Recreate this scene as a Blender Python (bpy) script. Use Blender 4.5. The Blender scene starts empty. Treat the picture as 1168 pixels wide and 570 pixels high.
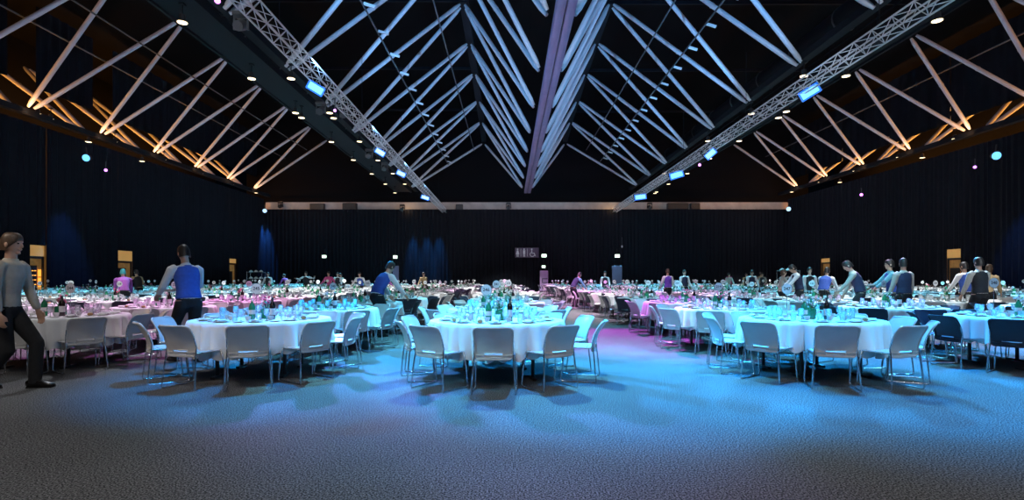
import bpy, math, random
from mathutils import Vector, Matrix, Euler
C = bpy.context.scene.collection
random.seed(7)
PI = math.pi
FPX, VX, VY, EYE = 600.0, 581.0, 318.7, 1.3      # focal length in pixels, vanishing point, eye height

def at(px, py, d):
    """World point seen at pixel (px, py) at depth d."""
    return Vector(((px - VX) / FPX * d, d, EYE + (VY - py) / FPX * d))

def px_of(p):
    return VX + p[0] / p[1] * FPX, VY - (p[2] - EYE) / p[1] * FPX

# ------------------------------------------------------------------ materials
def mat(name, col, rough=0.6, metal=0.0, spec=0.5, noise=None, bump=None, emit=None, emit_s=0.0, sheen=0.0):
    m = bpy.data.materials.new(name); m.use_nodes = True
    nt = m.node_tree; b = nt.nodes['Principled BSDF']
    b.inputs['Base Color'].default_value = (*col, 1)
    b.inputs['Roughness'].default_value = rough
    b.inputs['Metallic'].default_value = metal
    b.inputs['Specular IOR Level'].default_value = spec
    if sheen: b.inputs['Sheen Weight'].default_value = sheen
    if noise:
        sc, amt = noise
        tc = nt.nodes.new('ShaderNodeTexCoord'); n = nt.nodes.new('ShaderNodeTexNoise')
        n.inputs['Scale'].default_value = sc; n.inputs['Detail'].default_value = 4
        r = nt.nodes.new('ShaderNodeValToRGB')
        r.color_ramp.elements[0].position = 0.3; r.color_ramp.elements[1].position = 0.7
        r.color_ramp.elements[0].color = (*[c * (1 - amt) for c in col], 1)
        r.color_ramp.elements[1].color = (*[min(1, c * (1 + amt)) for c in col], 1)
        nt.links.new(tc.outputs['Object'], n.inputs['Vector'])
        nt.links.new(n.outputs['Fac'], r.inputs['Fac']); nt.links.new(r.outputs['Color'], b.inputs['Base Color'])
    if bump:
        sc, st = bump
        tc = nt.nodes.new('ShaderNodeTexCoord'); n = nt.nodes.new('ShaderNodeTexNoise')
        n.inputs['Scale'].default_value = sc
        bp = nt.nodes.new('ShaderNodeBump'); bp.inputs['Strength'].default_value = st
        bp.inputs['Distance'].default_value = 0.01
        nt.links.new(tc.outputs['Object'], n.inputs['Vector'])
        nt.links.new(n.outputs['Fac'], bp.inputs['Height']); nt.links.new(bp.outputs['Normal'], b.inputs['Normal'])
    if emit:
        b.inputs['Emission Color'].default_value = (*emit, 1)
        b.inputs['Emission Strength'].default_value = emit_s
        m.cycles.emission_sampling = 'NONE'
    return m

def glass_mat(name, tint, gloss=0.45):
    m = bpy.data.materials.new(name); m.use_nodes = True
    nt = m.node_tree; nt.nodes.clear()
    o = nt.nodes.new('ShaderNodeOutputMaterial'); mx = nt.nodes.new('ShaderNodeMixShader')
    t = nt.nodes.new('ShaderNodeBsdfTransparent'); g = nt.nodes.new('ShaderNodeBsdfGlossy')
    t.inputs['Color'].default_value = (*tint, 1); g.inputs['Roughness'].default_value = 0.12
    lw = nt.nodes.new('ShaderNodeLayerWeight'); lw.inputs['Blend'].default_value = gloss
    nt.links.new(lw.outputs['Facing'], mx.inputs['Fac'])
    nt.links.new(t.outputs[0], mx.inputs[1]); nt.links.new(g.outputs[0], mx.inputs[2])
    df = nt.nodes.new('ShaderNodeBsdfTranslucent'); df.inputs['Color'].default_value = (.85, .87, .88, 1)
    m2 = nt.nodes.new('ShaderNodeMixShader'); m2.inputs['Fac'].default_value = .22
    nt.links.new(mx.outputs[0], m2.inputs[1]); nt.links.new(df.outputs[0], m2.inputs[2])
    nt.links.new(m2.outputs[0], o.inputs['Surface'])
    return m

M = dict(
    deck=mat('roof_deck_black', (.0008, .0009, .0013), .95, spec=.1),
    wallblack=mat('wall_black', (.003, .003, .004), .95, spec=.1),
    plaster=mat('pale_plaster_band', (.42, .38, .35), .9, noise=(1.2, .15)),
    drape=mat('black_wool_drape', (.0042, .0050, .0085), .9, noise=(3, .25), spec=.15),
    steel=mat('painted_white_steel', (.50, .50, .53), .5, noise=(1.1, .05), spec=.4),
    alu=mat('aluminium_truss', (.80, .81, .83), .45, metal=.35, noise=(6, .08)),
    darksteel=mat('dark_steel', (.0055, .007, .010), .7, spec=.12),
    rail=mat('grey_rail', (.05, .055, .06), .6),
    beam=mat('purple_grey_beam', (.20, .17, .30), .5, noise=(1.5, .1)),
    black=mat('black_casing', (.012, .012, .014), .5),
    chair=mat('pale_grey_shell', (.60, .58, .56), .30, spec=.45, noise=(9, .05)),
    chairdark=mat('navy_black_shell', (.022, .026, .042), .38, spec=.45, noise=(9, .1)),
    chrome=mat('chrome_rod', (.68, .69, .71), .25, metal=1.0, noise=(8, .05)),
    linen=mat('white_linen', (.80, .79, .78), .85, bump=(60, .15), sheen=.2),
    napkin=mat('napkin_linen', (.84, .83, .83), .8, bump=(80, .2)),
    ply=mat('table_board', (.20, .15, .10), .6, noise=(14, .3)),
    tleg=mat('table_leg_black', (.010, .010, .012), .4),
    china=mat('white_china', (.82, .82, .80), .15, spec=.6, noise=(30, .03)),
    glass=glass_mat('clear_glass', (.93, .95, .95)),
    greenglass=mat('green_glass', (.020, .22, .10), .12, spec=.8, noise=(5, .2)),
    darkglass=mat('dark_bottle', (.020, .012, .012), .12, spec=.8, noise=(5, .2)),
    leaf=mat('green_leaf', (.035, .20, .06), .55, noise=(25, .4)),
    twig=mat('twig_brown', (.06, .035, .02), .8, noise=(25, .4)),
    petal=mat('pale_petal', (.75, .62, .66), .7, noise=(25, .1)),
    pink=mat('pink_petal', (.65, .08, .20), .7, noise=(25, .2)),
    card=mat('white_card', (.86, .86, .86), .7, noise=(20, .03)),
    ink=mat('black_ink', (.012, .012, .015), .7),
    ringgrey=mat('grey_card_rim', (.25, .26, .28), .6),
    food=mat('bread_crust', (.42, .22, .09), .7, noise=(30, .4)),
    skin=mat('skin', (.50, .29, .20), .55, noise=(12, .08)),
    skindark=mat('skin_brown', (.25, .13, .085), .55, noise=(12, .08)),
    hair=mat('dark_hair', (.014, .010, .009), .5, noise=(60, .4)),
    hairbrown=mat('brown_hair', (.07, .038, .02), .5, noise=(60, .4)),
    eye=mat('eye_dark', (.02, .015, .012), .2),
    blackcloth=mat('black_trousers', (.010, .010, .012), .85, noise=(40, .2)),
    shoe=mat('black_shoe', (.010, .009, .009), .25),
    whiteshirt=mat('white_shirt', (.70, .70, .70), .85, noise=(25, .05)),
    greyshirt=mat('stone_shirt', (.42, .38, .32), .85, noise=(25, .08)),
    bluevest=mat('blue_vest', (.035, .085, .36), .8, noise=(25, .12)),
    navyvest=mat('navy_vest', (.014, .020, .055), .8, noise=(25, .12)),
    blackvest=mat('black_vest', (.012, .012, .016), .8, noise=(25, .12)),
    purplevest=mat('purple_vest', (.10, .045, .36), .8, noise=(25, .12)),
    pinkshirt=mat('pink_shirt', (.62, .09, .26), .85, noise=(25, .1)),
    purpleshirt=mat('purple_shirt', (.28, .06, .30), .85, noise=(25, .1)),
    tealcap=mat('teal_cap', (.02, .20, .20), .8, noise=(25, .1)),
    tanshirt=mat('tan_shirt', (.52, .36, .18), .85, noise=(25, .1)),
    tealshirt=mat('teal_shirt', (.12, .36, .42), .85, noise=(25, .1)),
    banner=mat('lilac_panel', (.34, .22, .40), .7, noise=(3, .06)),
    bannerdark=mat('dark_lilac_panel', (.10, .07, .12), .7, noise=(3, .06)),
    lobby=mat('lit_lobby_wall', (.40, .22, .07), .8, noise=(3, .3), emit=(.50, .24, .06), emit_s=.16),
    transom=mat('lit_transom_panel', (.5, .32, .12), .8, emit=(.80, .40, .10), emit_s=.38),
    amber=mat('amber_lit_glass', (.6, .3, .06), .5, emit=(1.0, .38, .04), emit_s=1.5),
    warmlens=mat('warm_lamp_lens', (1, .9, .7), .3, emit=(1.0, .76, .45), emit_s=3.0),
    bluelens=mat('blue_led_lens', (.2, .5, 1), .3, emit=(.16, .58, 1.0), emit_s=1.5),
    blueface=mat('blue_led_face', (.2, .5, 1), .3, emit=(.50, .78, 1.0), emit_s=1.3),
    bluehalo=mat('blue_halo_glow', (.05, .2, .8), .3, emit=(.01, .20, 1.0), emit_s=.8),
    mauvelens=mat('mauve_led_lens', (.8, .3, 1), .3, emit=(.75, .22, 1.0), emit_s=3),
    exitlens=mat('exit_light_face', (.8, 1, .8), .3, emit=(.80, 1.0, .82), emit_s=2.2),
    pictogram=mat('dim_pictogram', (.6, .62, .64), .6, emit=(.5, .55, .6), emit_s=.13),
)

def carpet():
    m = mat('blue_grey_carpet', (.15, .15, .155), .95, spec=.1)
    nt = m.node_tree; b = nt.nodes['Principled BSDF']
    tc = nt.nodes.new('ShaderNodeTexCoord')
    n1 = nt.nodes.new('ShaderNodeTexNoise'); n1.inputs['Scale'].default_value = 85; n1.inputs['Detail'].default_value = 3
    n2 = nt.nodes.new('ShaderNodeTexNoise'); n2.inputs['Scale'].default_value = .55; n2.inputs['Detail'].default_value = 4
    r = nt.nodes.new('ShaderNodeValToRGB')
    r.color_ramp.elements[0].position = .43; r.color_ramp.elements[1].position = .60
    r.color_ramp.elements[0].color = (.035, .036, .038, 1); r.color_ramp.elements[1].color = (.27, .27, .275, 1)
    mx = nt.nodes.new('ShaderNodeMix'); mx.data_type = 'RGBA'; mx.blend_type = 'MULTIPLY'; mx.inputs[0].default_value = .5
    r2 = nt.nodes.new('ShaderNodeValToRGB')
    r2.color_ramp.elements[0].position = .35; r2.color_ramp.elements[1].position = .65
    r2.color_ramp.elements[0].color = (.62, .6, .58, 1); r2.color_ramp.elements[1].color = (1, 1, 1, 1)
    for n in (n1, n2): nt.links.new(tc.outputs['Object'], n.inputs['Vector'])
    nt.links.new(n1.outputs['Fac'], r.inputs['Fac']); nt.links.new(n2.outputs['Fac'], r2.inputs['Fac'])
    nt.links.new(r.outputs['Color'], mx.inputs[6]); nt.links.new(r2.outputs['Color'], mx.inputs[7])
    nt.links.new(mx.outputs[2], b.inputs['Base Color'])
    bp = nt.nodes.new('ShaderNodeBump'); bp.inputs['Strength'].default_value = .35; bp.inputs['Distance'].default_value = .006
    nt.links.new(n1.outputs['Fac'], bp.inputs['Height']); nt.links.new(bp.outputs['Normal'], b.inputs['Normal'])
    return m
M['carpet'] = carpet()

# ------------------------------------------------------------------ mesh builder
def frame_of(t, ref=None):
    t = t.normalized()
    ref = ref or (Vector((0, 0, 1)) if abs(t.z) < .95 else Vector((1, 0, 0)))
    a = ref.cross(t)
    if a.length < 1e-6: a = Vector((0, 1, 0)).cross(t)
    a.normalize(); return a, t.cross(a)

class MB:
    def __init__(s): s.v, s.f = [], []
    def add(s, vs, fs):
        o = len(s.v); s.v += [tuple(p) for p in vs]; s.f += [tuple(i + o for i in f) for f in fs]; return s
    def box(s, c, size, rz=0, rx=0, ry=0):
        R = Euler((rx, ry, rz)).to_matrix(); c = Vector(c); hx, hy, hz = [q / 2 for q in size]
        vs = [c + R @ Vector((x, y, z)) for x in (-hx, hx) for y in (-hy, hy) for z in (-hz, hz)]
        return s.add(vs, [(0, 1, 3, 2), (4, 6, 7, 5), (0, 4, 5, 1), (2, 3, 7, 6), (0, 2, 6, 4), (1, 5, 7, 3)])
    def bbox(s, c, size, b, rz=0):
        """Box with bevelled vertical edges and top/bottom edges."""
        R = Euler((0, 0, rz)).to_matrix(); c = Vector(c); hx, hy, hz = [q / 2 for q in size]
        rings = []
        for z, k in ((-hz, b), (-hz + b, 0), (hz - b, 0), (hz, b)):
            x, y = hx - k, hy - k
            rings.append([c + R @ Vector(p) for p in ((-x + b, -y, z), (x - b, -y, z), (x, -y + b, z), (x, y - b, z), (x - b, y, z), (-x + b, y, z), (-x, y - b, z), (-x, -y + b, z))])
        return s.rings(rings)
    def rings(s, rings, cap=True, closed=True):
        n = len(rings[0]); vs = [p for r in rings for p in r]; fs = []
        for i in range(len(rings) - 1):
            for j in range(n if closed else n - 1):
                k = (j + 1) % n
                fs.append((i * n + j, i * n + k, (i + 1) * n + k, (i + 1) * n + j))
        if cap:
            fs.append(tuple(range(n - 1, -1, -1))); fs.append(tuple((len(rings) - 1) * n + j for j in range(n)))
        return s.add(vs, fs)
    def tube(s, pts, r, n=8, r2=None, cap=True):
        pts = [Vector(p) for p in pts]; rings = []; a = None
        for i, p in enumerate(pts):
            t = (pts[min(i + 1, len(pts) - 1)] - pts[max(i - 1, 0)])
            if t.length < 1e-9: t = Vector((0, 0, 1))
            t.normalize()
            if a is None: a, b = frame_of(t)
            else:
                a = a - t * a.dot(t)
                if a.length < 1e-6: a, b = frame_of(t)
                a.normalize(); b = t.cross(a)
            q = r if r2 is None else r + (r2 - r) * i / (len(pts) - 1)
            rings.append([p + (a * math.cos(2 * PI * k / n) + b * math.sin(2 * PI * k / n)) * q for k in range(n)])
        return s.rings(rings, cap)
    def lathe(s, prof, c=(0, 0, 0), n=20, cap=True, sx=1, sy=1):
        c = Vector(c)
        return s.rings([[c + Vector((r * sx * math.cos(2 * PI * k / n), r * sy * math.sin(2 * PI * k / n), z)) for k in range(n)] for r, z in prof], cap)
    def ball(s, c, rad, n=12, m=8, R=None):
        c = Vector(c); R = R or Matrix.Identity(3); rings = []
        for i in range(m + 1):
            ph = -PI / 2 + PI * (i + .02) / (m + .04)
            rings.append([c + R @ Vector((rad[0] * math.cos(ph) * math.cos(2 * PI * k / n), rad[1] * math.cos(ph) * math.sin(2 * PI * k / n), rad[2] * math.sin(ph))) for k in range(n)])
        return s.rings(rings)
    def sheet(s, fn, nu, nv, th=0.0, skip=None):
        """Grid fn(u, v) -> point; th > 0 gives it thickness along the surface normal; skip(i, j) leaves holes."""
        P = [[Vector(fn(i / nu, j / nv)) for j in range(nv + 1)] for i in range(nu + 1)]
        q = [(i, j) for i in range(nu) for j in range(nv) if not (skip and skip(i, j))]
        idx = lambda i, j: i * (nv + 1) + j
        top = [P[i][j] for i in range(nu + 1) for j in range(nv + 1)]
        fs = [(idx(i, j), idx(i + 1, j), idx(i + 1, j + 1), idx(i, j + 1)) for i, j in q]
        if th <= 0:
            return s.add(top, fs)
        N = []
        for i in range(nu + 1):
            for j in range(nv + 1):
                du = P[min(i + 1, nu)][j] - P[max(i - 1, 0)][j]; dv = P[i][min(j + 1, nv)] - P[i][max(j - 1, 0)]
                w = du.cross(dv); N.append(w.normalized() if w.length > 1e-9 else Vector((0, 0, 1)))
        K = len(top); bot = [p - w * th for p, w in zip(top, N)]
        fs2 = [tuple(reversed([i + K for i in f])) for f in fs]
        ec = {}
        for f in fs:
            for a, b in zip(f, f[1:] + f[:1]):
                if (b, a) in ec: del ec[(b, a)]
                else: ec[(a, b)] = 1
        side = [(a, a + K, b + K, b) for a, b in ec]
        return s.add(top + bot, fs + fs2 + side)
    def mesh(s, name, m, smooth=True, ang=40):
        me = bpy.data.meshes.new(name); me.from_pydata(s.v, [], s.f)
        me.materials.append(m)
        if smooth:
            me.polygons.foreach_set('use_smooth', [True] * len(me.polygons))
            me.set_sharp_from_angle(angle=math.radians(ang))
        me.update(); return me
    def build(s, name, m, parent=None, loc=None, smooth=True, ang=40):
        return link(name, s.mesh(name, m, smooth, ang), parent, loc)

def link(name, me, parent=None, loc=None):
    o = bpy.data.objects.new(name, me); C.objects.link(o)
    if parent: o.parent = parent
    if loc is not None: o.location = loc
    return o
def tag(o, label=None, cat=None, group=None, kind=None):
    if label: o['label'] = label
    if cat: o['category'] = cat
    if group: o['group'] = group
    if kind: o['kind'] = kind
    return o
def thing(name, label, cat, loc=(0, 0, 0), rz=0, group=None):
    o = bpy.data.objects.new(name, None); C.objects.link(o)
    o.location = loc; o.rotation_euler = (0, 0, rz); o.empty_display_size = .1
    return tag(o, label, cat, group)
def struct(o): return tag(o, kind='structure')
ORD = ['front', 'second', 'third', 'fourth', 'fifth', 'sixth', 'seventh', 'eighth', 'ninth', 'tenth', 'eleventh', 'twelfth', 'thirteenth', 'fourteenth', 'fifteenth', 'sixteenth', 'seventeenth', 'eighteenth', 'nineteenth', 'twentieth']
ORD1 = ['first'] + ORD[1:]
# ------------------------------------------------------------------ setting
BACK, LWX, RWX = 58.0, -27.6, 31.2
struct(MB().box((2, 25, -.05), (64, 70, .1)).build('floor', M['carpet'], smooth=False))
struct(MB().box((2, BACK + .2, 10.5), (62, .3, 21)).build('wall_back', M['wallblack'], smooth=False))
struct(MB().box((LWX - 6, 25, 10), (.3, 70, 20)).build('wall_left', M['wallblack'], smooth=False))
struct(MB().box((RWX + 6, 25, 10), (.3, 70, 20)).build('wall_right', M['wallblack'], smooth=False))
b = MB()
for x0, z0, x1, z1 in ((-34.5, 17.6, 1.6, 20.6), (1.6, 20.6, 37.8, 17.6)):
    b.add([(x0, -10, z0), (x1, -10, z1), (x1, 60, z1), (x0, 60, z0), (x0, -10, z0 + .2), (x1, -10, z1 + .2), (x1, 60, z1 + .2), (x0, 60, z0 + .2)],
          [(0, 1, 2, 3), (7, 6, 5, 4), (0, 4, 5, 1), (1, 5, 6, 2), (2, 6, 7, 3), (3, 7, 4, 0)])
struct(b.build('ceiling', M['deck'], smooth=False))
# pale wall band above the back curtain
x0, x1 = at(303, 0, 57.6).x, at(906, 0, 57.6).x
z0, z1 = at(0, 239.5, 57.6).z, at(0, 230.6, 57.6).z
struct(MB().box(((x0 + x1) / 2, 57.75, (z0 + z1) / 2 - .1), (x1 - x0, .3, z1 - z0 + .2)).build('trim_1', M['plaster'], smooth=False))

# ------------------------------------------------------------------ drapes
def drape(name, label, p0, p1, zt, zb=0.02, amp=.075, period=.42, seed=0, group='black drapes around the hall'):
    p0, p1 = Vector(p0), Vector(p1); L = (p1 - p0).length; t = (p1 - p0) / L; n = Vector((-t.y, t.x, 0))
    rnd = random.Random(seed); nx = max(8, int(L / .07)); ph = [rnd.uniform(-.35, .35) for _ in range(int(L / period) + 3)]
    def fn(u, v):
        s_ = u * L; k = s_ / period; w = ph[int(k)] * (1 - k % 1) + ph[int(k) + 1] * (k % 1)
        a = amp * (.55 + .45 * v) * (math.sin(2 * PI * k + w * 5) + .3 * math.sin(4 * PI * k + w * 9))
        q = p0 + t * s_ + n * a
        return (q.x, q.y, zt + (zb - zt) * v)
    m = MB().sheet(fn, nx, 6, .012)
    return tag(m.build(name, M['drape']), label, 'curtain', group)

CT = 10.0
def wall_run(side, x, segs, names):
    for i, ((y0, y1), nm) in enumerate(zip(segs, names)):
        drape('curtain', nm, (x, y0, 0), (x, y1, 0), CT, seed=i + (50 if side > 0 else 0))
# doors in the side walls sit where gaps between the drapes show the lit lobby
LX, RX = -26.6, 30.2
def dd(px, x): return x * FPX / (px - VX)
ldoors = [(dd(33, LX), dd(52, LX)), (dd(135, LX), dd(152, LX)), (dd(262, LX), dd(270, LX))]
rdoors = [(dd(1096, RX), dd(1079, RX)), (dd(946, RX), dd(936, RX))]
wall_run(-1, LX, [(20, ldoors[0][0]), (ldoors[0][1], ldoors[1][0]), (ldoors[1][1], ldoors[2][0]), (ldoors[2][1], 57.0)],
         ['black drape on the left wall before the widest lit doorway', 'black drape on the left wall between the two nearer doorways', 'long black drape on the left wall ending at the farthest doorway', 'black drape on the left wall from farthest doorway to corner'])
wall_run(1, RX, [(20, rdoors[0][0]), (rdoors[0][1], rdoors[1][0]), (rdoors[1][1], 57.0)],
         ['black drape on the right wall before the nearer lit doorway', 'black drape on the right wall between its two lit doorways', 'black drape on the right wall from farther doorway to corner'])
xs = [LX, -17.5, -7.0, 2.2, 11.5, 21, RX]
nm = ['black back drape meeting the left wall', 'black back drape second from the left corner', 'black back drape under the far end of left truss, streaked blue',
      'black back drape behind the toilet sign', 'black back drape under the far end of right truss', 'black back drape meeting the right wall']
for i in range(6):
    drape('curtain', nm[i], (xs[i], 57.0, 0), (xs[i + 1], 57.0, 0), at(0, 238.6, 57).z, seed=100 + i)

for sgn, x, ds, nms in ((-1, LX, ldoors, ('widest', 'second', 'farthest')), (1, RX, rdoors, ('nearer', 'farther'))):
    for (y0, y1), nm_, pt in zip(ds, nms, (279.5, 286, 295) if sgn < 0 else (284, 294.6)):
        drape('curtain', 'short black drape hanging over the %s lit doorway, %s wall' % (nm_, 'left' if sgn < 0 else 'right'), (x, y0, 0), (x, y1, 0), CT, zb=at(0, pt, (y0 + y1) / 2).z, seed=int(y0))
# door recesses: transom panel on top, opening with lobby behind
def doorway(n, x, y0, y1, sgn, ztr0, ztr1, amber):
    d = thing('door_%d' % n, None, None, (x, (y0 + y1) / 2, 0)); struct(d)
    w = y1 - y0; rt = -sgn                     # rt: the side that shows on the picture's right
    MB().box((sgn * .36, 0, 1.6), (.08, w + .9, 3.4)).build('lobby_wall', M['lobby'], d, smooth=False)
    MB().box((sgn * .12, 0, (ztr0 + ztr1) / 2), (.08, w, ztr1 - ztr0)).build('transom', M['transom'], d, smooth=False)
    m = MB()
    for yy in (-w / 2 + .03, w / 2 - .03): m.box((sgn * .14, yy, ztr0 / 2), (.10, .06, ztr0))
    m.box((sgn * .14, 0, ztr0 - .07), (.10, w, .14)); m.box((sgn * .14, 0, ztr1 + .04), (.10, w, .08))
    m.build('door_frame', M['black'], d, smooth=False)
    MB().box((sgn * .27, -rt * w * .12, 1.05), (.05, w * .70, 2.1)).build('door_leaf', M['blackcloth'], d, smooth=False)
    if amber:
        m = MB()
        for r_ in range(3): m.box((sgn * .22, rt * w * .36, .75 + r_ * .46), (.04, w * .16, .40))
        if sgn < 0:
            for r_ in range(4):
                for c_ in range(4): m.box((sgn * .22, -rt * w * .38 + rt * c_ * w * .16, 1.02 + r_ * .26), (.03, w * .09, .05))
            m.box((sgn * .22, -rt * w * .3, .80), (.03, w * .34, .16))
        m.build('lit_glazing', M['amber'], d, smooth=False)
    return d
zt = lambda py, d: at(0, py, d).z
dm = sum(ldoors[0]) / 2; doorway(1, LX, *ldoors[0], -1, zt(292, dm), zt(279.5, dm), True)
dm = sum(ldoors[1]) / 2; doorway(2, LX, *ldoors[1], -1, zt(297.5, dm), zt(286, dm), False)
dm = sum(ldoors[2]) / 2; doorway(3, LX, *ldoors[2], -1, zt(300, dm), zt(295, dm), False)
dm = sum(rdoors[0]) / 2; doorway(4, RX, *rdoors[0], 1, zt(294, dm), zt(284, dm), True)
dm = sum(rdoors[1]) / 2; doorway(5, RX, *rdoors[1], 1, zt(299, dm), zt(294.6, dm), False)

# dark boxes against the pale band
for i, (a, b_, t_, bo, lb) in enumerate(((354, 370, 232, 239.5, 'black box on the pale band nearest the left corner'), (391, 407, 231.5, 239.5, 'black box on the pale band beside the first box from left'),
        (520, 528, 233, 239.5, 'small black box on the band just beyond the left truss tip'), (761, 785, 231.5, 239, 'wide black box on the pale band beyond the right truss'), (787.5, 798, 231.5, 239, 'narrow black box on the band beside the wide box'))):
    p, q = at(a, bo, 57.2), at(b_, t_, 57.2)
    bt = thing('equipment_box', lb, 'box', ((p.x + q.x) / 2, 57.25, p.z), group='black boxes on the pale band')
    MB().bbox((0, 0, (q.z - p.z) / 2), (q.x - p.x, .5, q.z - p.z), .05).build('casing', M['black'], bt)
    MB().box((0, .28, (q.z - p.z) / 2), (.2, .2, .3)).build('wall_bracket', M['darksteel'], bt)
for i, (px, py) in enumerate(((320, 233.5), (459, 237), (580, 235), (741, 235))):
    p = at(px, py, 56.6)
    t_ = thing('moving_head_light', '%s unlit moving head hanging before the pale band, counted from left' % ORD1[i], 'stage light', p, group='unlit moving heads before the band')
    MB().bbox((0, 0, .28), (.5, .4, .16), .03).build('base', M['black'], t_)
    MB().tube([(-.26, 0, -.25), (-.26, 0, .22), (.26, 0, .22), (.26, 0, -.25)], .05, 6).build('yoke', M['black'], t_)
    MB().tube([(0, .2, -.05), (0, -.25, -.22)], .2, 12).build('head', M['black'], t_)

# toilet sign: four standing figures divided by bars, and a wheelchair
p = at(601, 288, 56.7)
sg = thing('toilet_sign', 'dark hanging toilet sign with pale figures and wheelchair on back drape', 'sign', p)
MB().box((0, 0, 0), (2.55, .08, 1.05)).build('panel', M['bannerdark'], sg, smooth=False)
def figure(m, x, skirt):
    m.tube([(x, -.06, .36), (x, -.05, .36)], .085, 10)
    if skirt: m.add([(x - .07, -.05, .24), (x + .07, -.05, .24), (x + .18, -.05, -.18), (x - .18, -.05, -.18), (x - .07, -.07, .24), (x + .07, -.07, .24), (x + .18, -.07, -.18), (x - .18, -.07, -.18)], [(3, 2, 1, 0), (4, 5, 6, 7), (0, 1, 5, 4), (1, 2, 6, 5), (2, 3, 7, 6), (3, 0, 4, 7)])
    else: m.box((x, -.06, .05), (.24, .02, .4))
    for s_ in (-1, 1): m.box((x + s_ * .06, -.06, -.29), (.075, .02, .3))
m = MB()
figure(m, -1.0, True); figure(m, -.30, False)
for x in (-.65, .05): m.box((x, -.06, 0), (.035, .02, .85))
m.tube([(.52, -.07, .36), (.52, -.05, .36)], .085, 10)
m.tube([(.52, -.06, .26), (.54, -.06, -.06), (.78, -.06, -.06), (.9, -.06, -.36)], .05, 6)
m.tube([(.58 + .24 * math.cos(a), -.06, -.18 + .24 * math.sin(a)) for a in [2.2 + i * .33 for i in range(12)]], .035, 6)
m.build('pictogram', M['pictogram'], sg)
# exit lights and lit sign boards at the back
def exit_light(px, py, label, w=6, h=4):
    p = at(px, py, 56.4); W = w / FPX * 56.4; H_ = h / FPX * 56.4
    t_ = thing('exit_light', label, 'light', p, group='small white lights along the back drape')
    MB().box((0, 0, 0), (W, .12, H_)).build('housing', M['black'], t_, smooth=False)
    MB().bbox((0, -.07, 0), (W * .9, .05, H_ * .84), .02).build('lit_face', M['exitlens'], t_)
    MB().tube([(0, .05, H_ / 2), (0, .05, H_ / 2 + .6)], .02, 6).build('hanger', M['black'], t_)
exit_light(620.5, 291.5, 'white light above the lilac board beside the toilet sign')
exit_light(620, 304, 'white light just on top of the lilac board', 4.4, 3)
exit_light(704, 291.8, 'white light above the dark lilac board by the right aisle')
exit_light(451, 293, 'white light above the dark board left of centre', 5)
exit_light(370, 292.5, 'white light farthest along the back drape from the aisle', 5.4, 3.6)
def board(px0, px1, py0, d, m_, label, extra):
    p, q = at(px0, py0, d), at(px1, py0, d)
    t_ = thing('sign_board', label, 'sign board', ((p.x + q.x) / 2, d, 0), group='free-standing boards by the back drape')
    W = q.x - p.x; H_ = p.z
    MB().bbox((0, 0, H_ / 2 + .05), (W, .14, H_ - .1), .03).build('panel', m_, t_)
    MB().bbox((0, 0, .04), (W * 1.2, .6, .08), .02).build('foot_plate', M['black'], t_)
    if extra:
        m = MB()
        m.box((W * .1, -.08, H_ * .62), (W * .7, .03, .12)); m.box((W * .1, -.08, H_ * .44), (W * .72, .03, .09)); m.box((-W * .2, -.08, H_ * .53), (.1, .03, .4))
        m.build('printed_band', M['bannerdark'], t_, smooth=False)
board(615.8, 625, 308.5, 54.6, M['banner'], 'lilac board standing at the end of the right aisle', True)
board(698, 709.5, 303, 54.9, M['bannerdark'], 'dark lilac board behind the pink-lit tables', False)
board(448, 455, 303, 54.9, M['bannerdark'], 'dark lilac board left of centre near the back drape', False)
p = at(709.5, 281, 56.5)
t_ = thing('pendant_lamp', 'thin hanging rod with a pale tip before the back drape', 'lamp', p)
MB().tube([(0, 0, .1), (0, 0, 1.0)], .03, 6).build('rod', M['rail'], t_)
MB().ball((0, 0, 0), (.09, .09, .14), 10, 6).build('tip', M['china'], t_)

# ------------------------------------------------------------------ roof struts
CUH = {11: 16.3, 16: 16.3, 21: 16.3, 26: 16.3, 31: 16.28, 36: 16.2, 41: 16.06, 46: 15.64, 51: 15.3, 56: 14.5}
def U(kind, d):
    return {'CUL': Vector((-2.72, d, CUH.get(d, 16.3) + EYE)), 'CUR': Vector((5.93, d, CUH.get(d, 16.3) + EYE)),
            'LU': Vector((-19.2, d, (15.3 if d < 50 else 14.9) + EYE)), 'RU': Vector((23.65, d, 14.45 + EYE)),
            'LO': Vector((-33.2, d, 14.6 + EYE)), 'RO': Vector((36.2, d, 14.6 + EYE))}[kind]
def Lo(kind, d):
    return {'ML': Vector((-10.07, d, 9.3 + EYE)), 'MR': Vector((13.1, d, 9.5 + EYE)), 'CL': Vector((1.42, d, 9.22 + EYE)), 'CR': Vector((2.25, d, 9.22 + EYE)),
            'LW': Vector((-26.05, d, 9.18 + EYE)), 'RW': Vector((29.3, d, 9.4 + EYE)), 'LX': Vector((-27.0, d, 9.3 + EYE)), 'RX': Vector((30.4, d, 9.6 + EYE))}[kind]
def in_frame(a, b, margin=12):
    for i in range(41):
        p = a.lerp(b, i / 40)
        if p.y > 1:
            x, y = px_of(p)
            if -margin < x < 1168 + margin and -margin < y < 570: return True
    return False
rows = [('LU', 'LW', 'left outer row'), ('CUL', 'ML', 'left inner row'), ('CUL', 'CL', 'left half of the ridge row'), ('CUR', 'CR', 'right half of the ridge row'),
        ('CUR', 'MR', 'right inner row'), ('RU', 'RW', 'right outer row'), ('LO', 'LX', 'row beyond the left wall drape'), ('RO', 'RX', 'row beyond the right wall drape')]
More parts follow.
